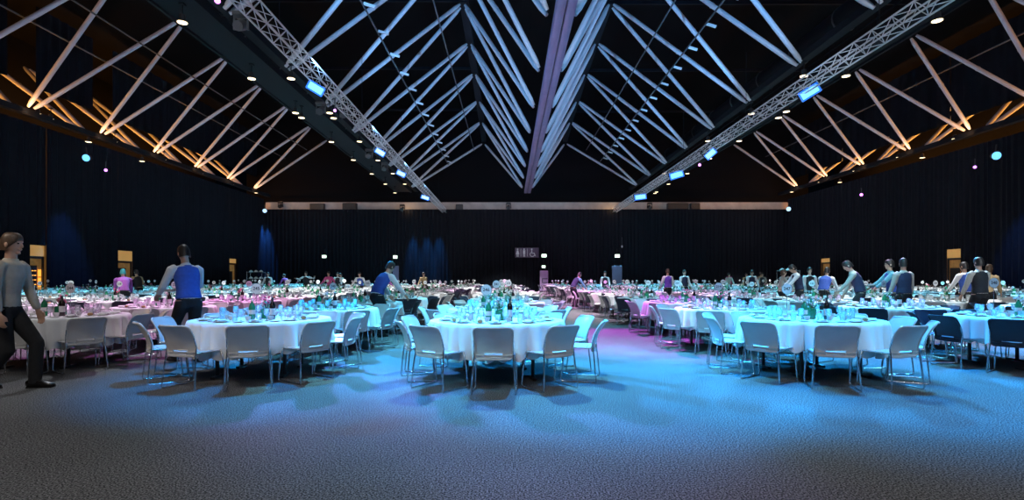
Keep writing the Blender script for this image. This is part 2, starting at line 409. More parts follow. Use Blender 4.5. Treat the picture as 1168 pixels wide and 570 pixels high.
for u, l, nm_ in rows:
    outer = u in ('LO', 'RO'); r = .112 if not outer else .13; k = 0
    for du in range(11, 57, 5):
        for dl in (du - 2.5, du + 2.5):
            if dl > 54 or dl < 8: continue
            a, b_ = U(u, du), Lo(l, dl)
            if not in_frame(a, b_): continue
            e = (b_ - a).normalized(); a2 = a + e * .25 + Vector((0, .12 if dl > du else -.12, 0)); b2 = b_ - e * .2 + Vector((0, -.12 if dl > du else .12, 0))
            root = thing('roof_strut', None, 'roof strut', a2, group='white tubular roof struts, ' + nm_)
            k += 1
            root['label'] = 'white tubular roof strut, %s from the front in the %s' % (ORD1[k - 1] if k <= 20 else 'number %s' % k, nm_)
            q = b2 - a2
            MB().tube([e * .35, q - e * .35], r, 14).build('tube', M['steel'], root)
            m = MB()
            for s0, s1 in ((Vector((0, 0, 0)), e * .38), (q, q - e * .38)):
                m.tube([s0, s1], r * .6, 10, r * 1.02)
            m.build('end_cone', M['steel'], root)
            mid = q * .5
            m = MB(); m.tube([mid - e * .05, mid + e * .05], r * 1.12, 14); m.build('collar', M['steel'], root)
# black masking cloths hung high above the side drapes, in front of the outer roof bays
for sgn, X_, zb in ((-1, -27.9, 12.6), (1, 31.0, 12.3)):
    for i, y0 in enumerate(range(19, 57, 6)):
        L_ = 5.95 if sgn > 0 or i > 2 else 4.2
        m = MB().sheet(lambda u, v: (X_ + .05 * math.sin(u * 40), y0 + L_ * u, zb + (17.4 - zb) * v), 40, 2, .02)
        tag(m.build('masking_cloth', M['drape']), 'black masking cloth high above the %s side drape, %s from the front' % ('left' if sgn < 0 else 'right', ORD1[i]), 'masking cloth', 'black masking cloths under the roof')
# chords carrying the struts (dark) and the ridge beam
def chord(name, label, pts, size, m_, group='dark roof chords'):
    m = MB()
    for a, b_ in zip(pts[:-1], pts[1:]):
        t = (b_ - a); L = t.length; rx = math.atan2(t.z, t.y)
        m.box((a + b_) / 2, (size[0], L, size[1]), rx=rx)
    return tag(m.build(name, m_, smooth=False), label, 'beam', group)
dz = Vector((0, 0, .35))
for u, lb in (('CUL', 'dark roof chord above the left side of the ridge'), ('CUR', 'dark roof chord above the right side of the ridge'), ('LU', 'dark roof chord high over the left tables'), ('RU', 'dark roof chord high over the right tables')):
    chord('roof_chord', lb, [U(u, d) + dz for d in (11, 21, 31, 36, 41, 46, 51, 56)], (.5, .5), M['darksteel'])
for l, lb, off in (('ML', 'dark roof chord above the left catwalk', .35), ('MR', 'dark roof chord above the right truss', .35), ('LW', 'dark roof chord along the left wall drape', -.05), ('RW', 'dark roof chord along the right wall drape', -.05)):
    z = Vector((0, 0, off)) if l[0] == 'M' else Vector((0, 0, -.15))
    chord('roof_chord', lb, [Lo(l, d) + z for d in (8.5, 33.5, 57)], (.4, .3), M['darksteel'])
rb = thing('ridge_beam', 'wide purple-lit ridge beam with a dark groove running to the back wall', 'beam', (1.87, 0, 9.2 + EYE - .1))
for sx in (-1, 1): MB().bbox((sx * .175, 31.5, 0), (.31, 46, .34), .02).build('flange', M['beam'], rb)
MB().box((0, 31.5, .12), (.10, 46, .3)).build('groove_web', M['black'], rb, smooth=False)
# purlin rails with small pale brackets
def rail(label, X, h, d0, d1, brackets):
    t_ = thing('roof_rail', label, 'rail', (X, 0, h + EYE), group='thin rails crossing the roof struts')
    MB().box((0, (d0 + d1) / 2, 0), (.06, d1 - d0, .06)).build('rail', M['rail'], t_, smooth=False)
    if brackets:
        k = d0 + 1
        while k < d1:
            MB().box((.28, k, -.02), (.5, .10, .10), ry=.3).build('bracket', M['china'], t_, smooth=False); k += 2.5
rail('thin roof rail with pale brackets across the left inner struts', -6.26, 11.75, 14, 54, True)
rail('thin roof rail with pale brackets across the right inner struts', 9.3, 12.1, 14, 54, True)
rail('bare roof rail beside the left ridge chord', -3.6, 13.2, 12, 54, False)
rail('bare roof rail beside the right ridge chord', 7.9, 13.3, 12, 54, False)
rail('bare roof rail across the left outer struts', -20.8, 13.3, 18, 54, False)
rail('bare roof rail low across the left outer struts', -23.0, 12.4, 18, 54, False)
rail('bare roof rail across the right outer struts', 26.3, 12.6, 18, 54, False)
for i, d in enumerate((21, 31, 41, 51)):
    m = MB(); m.box((-11, d, 17.75), (17, .12, .2)); m.box((14.5, d, 17.6), (18, .12, .2))
    tag(m.build('roof_purlin', M['darksteel'], smooth=False), '%s dark cross purlin under the roof deck from the front' % ORD1[i], 'beam', 'dark cross purlins')
for X, h, lb in ((-13.6, 12.4, 'dark round duct high over the left catwalk'), (16.6, 12.9, 'dark round duct high over the right truss')):
    t_ = thing('air_duct', lb, 'duct', (X, 0, h + EYE), group='dark round ducts')
    MB().tube([(0, 10, 0), (0, 55, 0)], .62, 20).build('duct_tube', M['darksteel'], t_)
    m = MB()
    for d in range(14, 55, 4): m.tube([(0, d, 0), (0, d + .08, 0)], .66, 20)
    m.build('joint_ring', M['rail'], t_)
# catwalk left, its twin on the right
def catwalk(label, X, h, w):
    t_ = thing('catwalk', label, 'catwalk', (X, 0, h + EYE), group='dark catwalks under the roof')
    MB().box((0, 33, 0), (w, 46, .08)).build('deck', M['darksteel'], t_, smooth=False)
    for sx in (-1, 1):
        MB().box((sx * w / 2, 33, .02), (.1, 46, .3)).build('edge_beam', M['darksteel'], t_, smooth=False)
        m = MB()
        for z in (.6, 1.1): m.tube([(sx * w / 2, 10, z), (sx * w / 2, 56, z)], .03, 6)
        for d in range(11, 56, 3): m.tube([(sx * w / 2, d, 0), (sx * w / 2, d, 1.1)], .025, 6)
        m.build('guard_rail', M['darksteel'], t_)
catwalk('dark catwalk running beside the left lighting truss', -11.2, 9.35, 1.5)
catwalk('dark catwalk running beside the right lighting truss', 14.6, 9.35, 1.2)
# ------------------------------------------------------------------ lattice trusses
def lattice(label, X, h, w, d0, d1):
    t_ = thing('lighting_truss', label, 'truss', (X, 0, h + EYE), group='aluminium lighting trusses')
    for sx in (0, 1):
        for sz in (0, 1):
            MB().tube([(sx * w, d0, sz * abs(w)), (sx * w, d1, sz * abs(w))], .028, 8).build('chord', M['alu'], t_)
    m = MB(); step = .42; k = d0; f = 0; W = abs(w)
    while k < d1 - step:
        for q in range(4):
            c = [(0, 0), (w, 0), (w, W), (0, W), (0, 0)]; A, B = (c[q], c[q + 1]) if (f + q) % 2 == 0 else (c[q + 1], c[q])
            m.tube([(A[0], k, A[1]), (B[0], k + step, B[1])], .014, 5, cap=False)
        k += step; f += 1
    m.build('lattice', M['alu'], t_)
    for d in range(int(d0) + 5, int(d1), 9):
        MB().tube([(w / 2, d, W), (w / 2, d, W + 3.2)], .012, 5).build('hanging_cable', M['darksteel'], t_)
lattice('long aluminium lighting truss over the left tables', -7.2, 7.2, .40, 11, 56.6)
lattice('long aluminium lighting truss over the right tables', 11.45, 7.2, -.40, 11, 56.3)

# ------------------------------------------------------------------ lamps
def lamp(name, kind, loc, tgt, col, power, cone=60, blend=.5, size=.3):
    l = bpy.data.lights.new(name, kind); l.color = col; l.energy = power
    o = bpy.data.objects.new(name, l); C.objects.link(o); o.location = loc
    d = Vector(tgt) - Vector(loc); o.rotation_euler = d.to_track_quat('-Z', 'Y').to_euler()
    if kind == 'SPOT': l.spot_size = math.radians(cone); l.spot_blend = blend; l.shadow_soft_size = size
    elif kind == 'AREA': l.size = size
    else: l.shadow_soft_size = size
    return o
# warm downlights
dl_proto = None
def downlight(p, label, group):
    global dl_proto
    if dl_proto is None:
        a = MB(); a.lathe([(.04, .30), (.09, .28), (.11, .10), (.17, .02), (.19, .0), (.175, .005), (.14, .05)], n=16)
        bb = MB(); bb.lathe([(.155, .0), (.155, .02)], n=18)
        cc = MB(); cc.tube([(0, 0, .3), (0, 0, .62)], .02, 6); cc.box((0, 0, .62), (.16, .16, .05))
        dl_proto = [a.mesh('housing', M['black']), bb.mesh('lens', M['warmlens']), cc.mesh('hanger', M['darksteel'])]
    t_ = thing('downlight', label, 'light', p, group=group)
    for n_, me in zip(('housing', 'lens', 'hanger'), dl_proto): link(n_, me, t_)
def dl_row(pts, h, nm_, group, X=None):
    for i, (x, y) in enumerate(pts):
        d = FPX * h / (VY - y) if X is None else X * FPX / (x - VX)
        downlight(at(x, y, d), 'round warm downlight, %s from the front %s' % (ORD1[i], nm_), group)
dl_row([(208, 26), (287, 90), (337, 129), (378, 162), (403, 182.6), (424, 198.4), (439.5, 210), (450.5, 220)], 8.65, 'along the outer edge of left catwalk', 'downlights on the left catwalk, outer')
dl_row([(332, 90), (376, 129), (410, 161.6), (431, 183), (448, 198), (461.6, 210)], 8.65, 'along the inner edge of left catwalk', 'downlights on the left catwalk, inner')
dl_row([(344, 134.5), (380.5, 135)], 8.65, 'tucked close beside a catwalk downlight on the left', 'paired downlights on the left catwalk')
dl_row([(1069, 24), (965, 87), (897, 127.5), (843, 161), (809.5, 181), (784, 198), (762.5, 210), (749, 219)], 8.65, 'along the outer edge of right catwalk', 'downlights on the right catwalk, outer')
dl_row([(917, 87), (857, 130), (807.6, 161), (757.6, 198)], 8.65, 'half hidden behind the right truss', 'downlights behind the right truss')
dl_row([(888, 134.5), (747, 220.5)], 8.65, 'close beside another downlight on the right', 'paired downlights on the right catwalk')
dl_row([(43, 130), (58, 136), (101, 162), (131, 162), (162, 184), (187, 182.5), (230, 198), (265, 210), (292, 220)], 9, 'along the top of the left wall drape', 'downlights above the left wall drape', -26.0)
dl_row([(1089, 158.5), (1052, 180), (1025, 179.5), (975, 195.3), (958, 208), (935, 208), (903, 219)], 9, 'along the top of the right wall drape', 'downlights above the right wall drape', 29.2)

# blue LED wash bars under the trusses, tilted as in the photo
def wash(px, py, d, w, h, tilt, label, lens, tgt):
    p = at(px, py, d); W, H_ = w / FPX * d, h / FPX * d
    t_ = thing('wash_light', label, 'stage light', p, group='blue wash lights on the trusses')
    dirv = (Vector(tgt) - p).normalized(); q = dirv.to_track_quat('-Y', 'Z').to_matrix() @ Euler((0, tilt, 0)).to_matrix()
    t_.rotation_euler = q.to_euler()
    MB().bbox((0, .10, 0), (W * 1.26, .22, H_ * 1.5), .02).build('head', M['black'], t_)
    MB().bbox((0, -.02, 0), (W, .05, H_), .015).build('lens', lens, t_)
    MB().bbox((0, .0, 0), (W * 1.22, .05, H_ * 1.45), .02).build('halo_rim', M['bluehalo'], t_)  # emissive rim standing in for the blue bloom around the lens
    k = W * .62 + .03; MB().tube([(-k, .12, 0), (-k, .12, .42), (k, .12, .42), (k, .12, 0)], .03, 6).build('yoke', M['black'], t_)
    return p
W1 = wash(360, 100.5, 19.2, 16, 7.5, .45, 'brightest blue wash bar under the left truss, nearest of its row', M['bluelens'], (0, 2, 1))
W2 = wash(923.5, 105, 20.3, 18, 8, -.5, 'brightest blue wash bar under the right truss, nearest of its row', M['bluelens'], (3, 2, 1))
for px, py, h, w, hh, tl, lb, ln in ((433.5, 173.5, 7.0, 10, 4.6, .5, 'second blue wash bar along the left truss', 'blueface'), (457.5, 198, 7.0, 9, 4, .4, 'third blue wash bar along the left truss', 'blueface'), (485, 225.3, 7.0, 8, 3.2, .3, 'fourth blue wash bar along the left truss', 'blueface'),
        (503.8, 246.8, 7.0, 4, 3, .2, 'small pale wash lamp at the far tip of left truss', 'blueface'), (810.5, 175.5, 7.0, 11, 5.2, -.7, 'second blue wash bar along the right truss', 'bluelens'), (771.8, 199.5, 7.0, 13, 5.5, -.25, 'third blue wash bar along the right truss', 'bluelens'), (730.5, 224.5, 7.0, 11, 4.4, -.1, 'fourth blue wash bar along the right truss', 'bluelens'), (695.2, 245.8, 7.0, 8, 5, 0, 'glowing blue wash lamp at the far tip of right truss', 'bluelens')):
    wash(px, py, FPX * h / (VY - py), w, hh, tl, lb, M[ln], (1, 4, 1))
# wall spots and small mauve lamps
def par(px, py, d, r, lens, label, tgt, group):
    p = at(px, py, d); t_ = thing('spot_light', label, 'stage light', p, group=group); R_ = r / FPX * d
    dirv = (Vector(tgt) - p).normalized()
    t_.rotation_euler = dirv.to_track_quat('-Y', 'Z').to_euler()
    m = MB(); m.tube([(0, .30, 0), (0, .1, 0), (0, 0, 0)], R_ * .8, 14, R_ * 1.12); m.build('can', M['black'], t_)
    MB().tube([(0, -.03, 0), (0, .0, 0)], R_, 16).build('lens', lens, t_)
    m = MB(); m.box((0, .14, R_ + .2), (.05, .06, .45)); m.build('clamp', M['black'], t_)
    return p
g = 'blue spots grazing the wall drapes'
par(98.3, 180, 31.3, 3.8, M['bluelens'], 'blue spot high on the left wall drape nearest the camera', (-20, 4, 2), g)
par(302, 240.3, 55, 2.2, M['blueface'], 'small blue spot in the far left corner', (-10, 4, 2), g)
par(1136.5, 177.5, 31, 4.4, M['bluelens'], 'blue spot high on the right wall drape nearest the camera', (20, 4, 2), g)
par(899.5, 238.3, 55, 2.4, M['blueface'], 'small blue spot in the far right corner', (10, 4, 2), g)
g = 'small mauve spots'
for px, py, d, lb in ((120.7, 194, 31, 'mauve pinpoint spot by the left wall drape'), (982.5, 222, 42, 'mauve pinpoint spot on the right wall drape, farther one'), (1112, 190.5, 32, 'mauve pinpoint spot by the right wall drape, nearer one'), (248, 0.8, 17, 'mauve spot at the picture top beside the left truss'), (382, 126, 21, 'mauve pinpoint by the left truss downlights'), (798, 188, 37, 'mauve pinpoint under the right truss')):
    par(px, py, d, 1.6 if px != 248 else 3.2, M['mauvelens'], lb, (0, 0, 2), g)
# loose moving heads rigged on left truss
for i, (px, py) in enumerate(((421, 176), (439, 191), (393, 129), (366, 125), (275, 27))):
    d = FPX * 7.6 / (VY - py); t_ = thing('moving_head_light', '%s unlit moving head rigged between left truss and catwalk from the back' % ORD1[i], 'stage light', at(px, py, d), group='unlit moving heads by the left truss')
    MB().bbox((0, 0, .26), (.42, .32, .14), .03).build('base', M['rail'], t_)
    MB().tube([(-.2, 0, -.19), (-.2, 0, .2), (.2, 0, .2), (.2, 0, -.19)], .04, 6).build('yoke', M['rail'], t_)
    MB().tube([(0, .16, .04), (0, -.2, -.16)], .15, 12).build('head', M['rail'], t_)
d = 20.0
t_ = thing('cable_reel', 'large dark cable ring hanging between left truss and catwalk', 'cable', at(262, 26, d))
m = MB()
for k in range(3): m.tube([((.58 - .05 * k) * math.cos(a), (.58 - .05 * k) * math.sin(a), .04 * k) for a in [2 * PI * i / 24 for i in range(25)]], .03, 6)
m.build('cable_coil', M['rail'], t_)

# service trolleys with domed covers far back
for px, d, lb in ((292, 40, 'dark service trolley with domed covers far back on the left'), (899, 33, 'dark service trolley with domed covers far back on the right')):
    p = at(px, 318, d); t_ = thing('service_trolley', lb, 'trolley', (p.x, d, 0), group='service trolleys with domed covers')
    for z in (.35, .85, 1.35): MB().bbox((0, 0, z), (1.2, .6, .05), .015).build('shelf', M['rail'], t_)
    for sx in (-1, 1):
        for sy in (-1, 1): MB().tube([(sx * .57, sy * .27, .08), (sx * .57, sy * .27, 1.9)], .02, 6).build('post', M['chrome'], t_)
    MB().bbox((0, 0, 1.85), (1.2, .6, .05), .015).build('shelf', M['rail'], t_)
    for sx in (-1, 1):
        for sy in (-1, 1): MB().tube([(sx * .57 - .02, sy * .27, .06), (sx * .57 + .02, sy * .27, .06)], .06, 10).build('caster', M['black'], t_)
    k = 0
    for z in (1.875, 1.375, .875):
        for x in (-.38, 0, .38):
            o = tag(MB().lathe([(.02, 0), (.15, 0), (.15, .02), (.12, .08), (.06, .12), (.02, .13), (.02, .15), (.01, .15)], n=16).build('dome_cover', M['china']), None, 'dish cover', 'domed dish covers on the trolleys')
            o.location = (p.x + x, d, z)
            o['label'] = 'pale domed dish cover, %s of nine on the %s service trolley' % (ORD1[k], 'left' if px < 580 else 'right'); k += 1
# ------------------------------------------------------------------ chair
def back_curve(z):
    """Backwards offset (-y) of the backrest at height z."""
    t = (z - .395) / .37
    return -.205 - .155 * max(0, t) ** 2.1
def chair_meshes(shell):
    W = .445; out = {}
    def seat(u, v):
        y = -.20 + .43 * v; hw = (W / 2 - .02 * abs(v - .5)) * (1 if .06 < v < .94 else .95)
        x = (u * 2 - 1) * hw; e = abs(u * 2 - 1)
        z = .437 - .016 * math.sin(PI * min(1, max(0, v))) * (1 - e ** 2) + .006 * e ** 4
        if v > .75: z -= .028 * ((v - .75) / .25) ** 2
        if v < .15: z += .012 * (1 - v / .15)
        return (x, y, z)
    out['seat'] = MB().sheet(seat, 12, 12, .014).mesh('seat', M[shell], ang=60)
    def wid(t):
        w = W / 2 - .012 + .012 * t
        if t > .90: w -= .035 * ((t - .90) / .10) ** 2.4
        if t < .06: w -= .02 * (1 - t / .06)
        return w
    def back(u, v):
        t = v; z = .395 + .365 * t; x = (u * 2 - 1) * wid(t); e = abs(u * 2 - 1)
        y = back_curve(z) + .045 * e ** 2 * (.5 + .5 * t)
        return (x, y, z)
    m = MB().sheet(back, 16, 20, .010, skip=lambda i, j: 4 <= i < 12 and 1 <= j < 4)
    rim = [back(0, j / 20) for j in range(21)] + [back(i / 16, 1) for i in range(1, 17)] + [back(1, j / 20) for j in range(19, -1, -1)] + [back(i / 16, 0) for i in range(15, 0, -1)]
    rim = [Vector(p) for p in rim]
    m.tube(rim + [rim[0]], .0135, 6)
    slot = [back(4 / 16, 1 / 20), back(.5, 1 / 20), back(12 / 16, 1 / 20), back(12 / 16, 4 / 20), back(.5, 4 / 20), back(4 / 16, 4 / 20)]
    m.tube([Vector(p) for p in slot] + [Vector(slot[0])], .008, 6)
    # shoulder strip joining back and seat
    def join(u, v):
        x = (u * 2 - 1) * (W / 2 - .02); p = back(u, 0); return (x, p[1] + (-.19 - p[1]) * v, .40 + .035 * v)
    m.sheet(join, 8, 3, .012)
    out['backrest'] = m.mesh('backrest', M[shell], ang=60)
    for nm_, s_ in (('l', -1), ('r', 1)):
        x = s_ * .222; xf = s_ * .250
        pts = [(x, back_curve(.62) + .035, .62), (x, back_curve(.5) + .03, .5), (x, -.195, .42), (s_ * .236, -.215, .25), (xf, -.236, .03), (xf, -.225, .011), (xf, -.18, .007), (xf, .16, .007), (xf, .205, .012), (xf, .215, .035), (s_ * .245, .19, .25), (s_ * .225, .165, .425), (s_ * .17, .15, .432)]
        m = MB().tube(pts, .0092, 7)
        for yy in (-.17, .15): m.box((xf, yy, .004), (.022, .05, .008))
        m.tube([(x, -.19, .43), (s_ * .225, .165, .43)], .0065, 6)
        out['leg' + nm_] = m.mesh('sled_leg', M['chrome'], ang=60)
    out['bar'] = MB().tube([(-.228, -.10, .424), (.228, -.10, .424)], .007, 6).mesh('seat_bar', M['chrome'])
    return out
CH = {k: chair_meshes(k) for k in ('chair', 'chairdark')}
def add_chair(x, y, rz, kind, label, group):
    r = thing('banquet_chair', label, 'chair', (x, y, 0), rz, group); me = CH[kind]
    link('seat', me['seat'], r); link('backrest', me['backrest'], r)
    link('sled_leg', me['legl'], r); link('sled_leg', me['legr'], r); link('seat_bar', me['bar'], r)
    return r
def simple_chair():
    m = MB()
    m.sheet(lambda u, v: ((u - .5) * .46, -.2 + .43 * v, .445), 2, 2, .014)
    m.sheet(lambda u, v: ((u - .5) * (.45 - (.04 if v > .9 else 0)), back_curve(.395 + .37 * v) + .04 * (2 * u - 1) ** 2, .395 + .37 * v), 4, 4, .012)
    for s_ in (-1, 1):
        m.tube([(s_ * .23, -.2, .43), (s_ * .26, -.23, .01), (s_ * .26, .2, .01), (s_ * .23, .165, .43)], .009, 3, cap=False)
    return m

# ------------------------------------------------------------------ tables
TOPZ, TR = .742, .91
tt = MB().lathe([(.02, .715), (TR - .012, .715), (TR, .722), (TR, .735), (TR - .006, .742), (.02, .742)], n=48)
TAB = dict(top=tt.mesh('tabletop', M['ply']))
m = MB(); m.tube([(0, 0, .715), (0, 0, .03)], .024, 10); m.box((0, 0, .016), (.05, .30, .032)); TAB['leg'] = m.mesh('table_leg', M['tleg'])
m = MB()
for s_ in (-1, 1): m.box((0, s_ * .42, .69), (.95, .035, .045)); m.box((s_ * .43, 0, .69), (.035, .84, .045))
TAB['apron'] = m.mesh('under_frame', M['tleg'], smooth=False)
def cloth_mesh(seed, n=280):
    rnd = random.Random(seed); nf = rnd.choice((30, 32, 34)); ph = [rnd.uniform(0, 6.28) for _ in range(4)]
    rings = []
    R0 = TR + .006
    def ring(r, z): return [Vector((r * math.cos(2 * PI * k / n), r * math.sin(2 * PI * k / n), z)) for k in range(n)]
    rings.append(ring(.02, TOPZ + .006)); rings.append(ring(.5, TOPZ + .006)); rings.append(ring(R0 - .02, TOPZ + .006)); rings.append(ring(R0, TOPZ + .002))
    for i in range(1, 10):
        t = i / 9; row = []
        for k in range(n):
            a = 2 * PI * k / n
            f = 2 * abs(math.sin(nf * .5 * a + ph[0] + .9 * math.sin(2 * a + ph[1]))) ** .55 - 1.2 + .5 * math.sin((nf // 2) * a + ph[2] + 1.2 * math.sin(3 * a))
            r = R0 + .010 + .012 * t + .058 * t ** .85 * f
            hem = .40 + .035 * math.sin(2 * a + ph[3]) + .018 * math.sin(nf * a + ph[0])
            row.append(Vector((r * math.cos(a), r * math.sin(a), TOPZ + .002 - t * hem)))
        rings.append(row)
    return MB().rings(rings, cap=False).add([p for p in rings[0]], [tuple(range(n - 1, -1, -1))]).mesh('tablecloth', M['linen'], ang=80)
CLOTH = [cloth_mesh(i) for i in range(4)]

# place-setting pieces
def napkin_mesh():
    m = MB()
    m.sheet(lambda u, v: ((u - .5) * .085, (v - .5) * .17, .004 + .014 * math.sin(PI * u) ** .7 + .003 * math.sin(PI * v)), 8, 6, .004)
    m.sheet(lambda u, v: ((u - .5) * .070 + .004, (v - .5) * .13 - .012, .020 + .012 * math.sin(PI * u) ** .7), 8, 4, .004)
    return m.mesh('napkin', M['napkin'], ang=70)
PLATE = MB().lathe([(.01, 0), (.065, 0), (.07, .004), (.118, .017), (.120, .020), (.116, .0205), (.068, .009), (.01, .007)], n=28).mesh('dinner_plate', M['china'])
SIDEP = MB().lathe([(.01, 0), (.045, 0), (.05, .003), (.082, .012), (.083, .015), (.08, .015), (.048, .007), (.01, .006)], n=24).mesh('side_plate', M['china'])
ROLL = MB().ball((0, 0, .024), (.038, .030, .024), 12, 8).mesh('bread_roll', M['food'])
NAPK = napkin_mesh()
GB = MB().lathe([(.018, .070), (.034, .086), (.040, .11), (.038, .14), (.034, .165), (.032, .165), (.036, .14), (.038, .11), (.030, .088), (.01, .076)], n=18).mesh('bowl', M['glass'])
GS = MB().lathe([(.034, 0), (.034, .003), (.010, .008), (.005, .02), (.005, .058), (.012, .069), (.018, .071)], n=14).mesh('stem', M['glass'])
m = MB().lathe([(.01, .006), (.022, .006), (.034, .03), (.040, .062), (.037, .062), (.030, .032), (.018, .012), (.01, .011)], n=18); CUPB = m.mesh('cup', M['china'])
CUPH = MB().tube([(.034, 0, .052), (.055, 0, .05), (.058, 0, .034), (.05, 0, .022), (.031, 0, .024)], .0045, 6).mesh('cup_handle', M['china'])
TUMB = MB().lathe([(.01, 0), (.030, 0), (.037, .105), (.0345, .105), (.028, .008), (.01, .006)], n=16).mesh('water_tumbler', M['glass'])
BOT = MB().lathe([(.01, 0), (.037, 0), (.038, .01), (.038, .19), (.032, .215), (.015, .245), (.014, .30), (.01, .30)], n=18).mesh('bottle_body', M['darkglass'])
BOTL = MB().lathe([(.0385, .06), (.0385, .15)], n=18, cap=False).mesh('bottle_label', M['card'])
BOTC = MB().lathe([(.0155, .262), (.0155, .304), (.01, .306)], n=12).mesh('bottle_cap', M['black'])
GBOT = MB().lathe([(.01, 0), (.040, 0), (.041, .01), (.041, .17), (.030, .205), (.014, .232), (.013, .27), (.01, .27)], n=18).mesh('bottle_body', M['greenglass'])
GBOTC = MB().lathe([(.0145, .25), (.0145, .274), (.01, .276)], n=12).mesh('bottle_cap', M['china'])
GBOTL = MB().lathe([(.0415, .07), (.0415, .13)], n=18, cap=False).mesh('bottle_label', M['card'])
def posy(seed):
    rnd = random.Random(seed); L, P, T = MB(), MB(), MB()
    for i in range(34):
        a, r, z = rnd.uniform(0, 6.28), rnd.uniform(0, .075), rnd.uniform(.10, .25)
        c = Vector((r * math.cos(a), r * math.sin(a), z)); d = Vector((math.cos(a), math.sin(a), rnd.uniform(.2, 1.2))).normalized(); s_ = Vector((-math.sin(a), math.cos(a), 0)) * .016
        l = rnd.uniform(.045, .075); up = Vector((0, 0, .006))
        L.add([c, c + d * l * .5 + s_, c + d * l, c + d * l * .5 - s_, c + d * l * .5 + up], [(0, 1, 4), (1, 2, 4), (2, 3, 4), (3, 0, 4), (3, 2, 1, 0)])
    for i in range(9):
        a, r, z = rnd.uniform(0, 6.28), rnd.uniform(.01, .08), rnd.uniform(.20, .31)
        P.ball((r * math.cos(a), r * math.sin(a), z), (.019, .019, .015), 8, 5)
        T.tube([(0, 0, .1), (r * .6 * math.cos(a), r * .6 * math.sin(a), z * .7), (r * math.cos(a), r * math.sin(a), z)], .003, 4)
    return L.mesh('foliage', M['leaf']), P, T.mesh('stems', M['twig'])
POSY = []
for i in range(3):
    l_, p_, t_ = posy(i); POSY.append((l_, p_.mesh('blossoms', M['pink' if i == 1 else 'petal']), t_))
VASE = MB().bbox((0, 0, .07), (.115, .115, .14), .012).mesh('vase', M['greenglass'])
VASER = MB().lathe([(.01, 0), (.05, 0), (.056, .03), (.056, .13), (.05, .15), (.046, .15), (.05, .12), (.05, .03), (.01, .012)], n=20).mesh('vase', M['greenglass'])
m = MB(); m.lathe([(.01, 0), (.055, 0), (.055, .006), (.012, .012), (.004, .02), (.004, .34)], n=16); SPOST = m.mesh('sign_stand', M['chrome'])
def disc(r, t, n=30):
    return [[Vector((r * math.cos(2 * PI * k / n), yy, r * math.sin(2 * PI * k / n))) for k in range(n)] for yy in (-t, t)]
SDISC = MB().rings(disc(.074, .002)).mesh('number_card', M['card'])
m = MB(); m.tube([(.075 * math.cos(2 * PI * k / 30), 0, .075 * math.sin(2 * PI * k / 30)) for k in range(31)], .003, 5); SRIM = m.mesh('card_rim', M['ringgrey'])
DIG = {}
def digits(txt, size):
    if txt not in DIG:
        c = bpy.data.curves.new('digits', 'FONT'); c.body = txt; c.size = size; c.align_x = 'CENTER'; c.align_y = 'CENTER'; c.extrude = .0008; c.offset = .0007
        o = bpy.data.objects.new('digits_tmp', c); C.objects.link(o)
        bpy.context.view_layer.update()
        me = bpy.data.meshes.new_from_object(o.evaluated_get(bpy.context.evaluated_depsgraph_get()))
        me.materials.clear(); me.materials.append(M['ink']); bpy.data.objects.remove(o); DIG[txt] = me
    return DIG[txt]

# columns of tables: X, depth of the first one, name
COLS = [('centre', -.17, 7.25, 'centre column'), ('B', -3.5, 7.45, 'first column left'), ('C', -7.0, 8.15, 'second column left'),
        ('D', -10.5, 8.3, 'third column left'), ('E', -14.0, 8.3, 'fourth column left'), ('F', -17.5, 8.3, 'fifth column left'), ('G', -21.0, 8.3, 'sixth column left'), ('Hh', -24.3, 8.3, 'leftmost column'),
        ('R1', 4.25, 7.45, 'first column right of aisle'), ('R2', 7.75, 7.95, 'second column right of aisle'), ('R3', 11.3, 8.2, 'third column right of aisle'), ('R4', 14.8, 8.2, 'fourth column right of aisle'),
        ('R5', 18.3, 8.2, 'fifth column right of aisle'), ('R6', 21.8, 8.2, 'sixth column right of aisle'), ('R7', 25.3, 8.2, 'seventh column right of aisle'), ('R8', 28.3, 8.2, 'rightmost column')]
PITCH = 2.75
TABLES = []
for ci, (cid, X, d0, cname) in enumerate(COLS):
    row = 0
    for k in range(17):
        d = d0 + PITCH * k
        if d > 52.5: break
        if abs(X) > .985 * (d + 1.2): continue
        rnd = random.Random(ci * 100 + k)
        jx, jy = (rnd.uniform(-.12, .12), rnd.uniform(-.12, .12)) if k > 0 else (0, 0)
        TABLES.append(dict(x=X + jx, y=d + jy, col=cid, k=k, row=row, name='%s table, %s' % (ORD[row], cname), rnd=rnd)); row += 1
TABLES.sort(key=lambda t: t['y'] + abs(t['x']) * .02)
PEOPLE_AT = [(at(292, 318, 40).x, 40, 1.0), (at(899, 318, 33).x, 33, 1.0)]     # filled below, before the chairs
def visible_point(x, y, z, mar=0):
    if y < 1: return False
    a, b_ = px_of((x, y, z)); return -mar < a < 1168 + mar and b_ < 570 + mar
def clock(a):
    """Clock hour of a seat seen from above, six o'clock nearest the camera. a: angle from the camera side, growing to the right."""
    h = round((6 - a / (2 * PI) * 12)) % 12
    return ['twelve', 'one', 'two', 'three', 'four', 'five', 'six', 'seven', 'eight', 'nine', 'ten', 'eleven'][h]

NUM = {('centre', 0): '246', ('B', 0): '245', ('R1', 0): '247', ('R2', 0): '248', ('C', 0): '244', ('centre', 1): '241', ('B', 1): '240', ('R1', 1): '214', ('C', 1): '239', ('R2', 1): '233'}
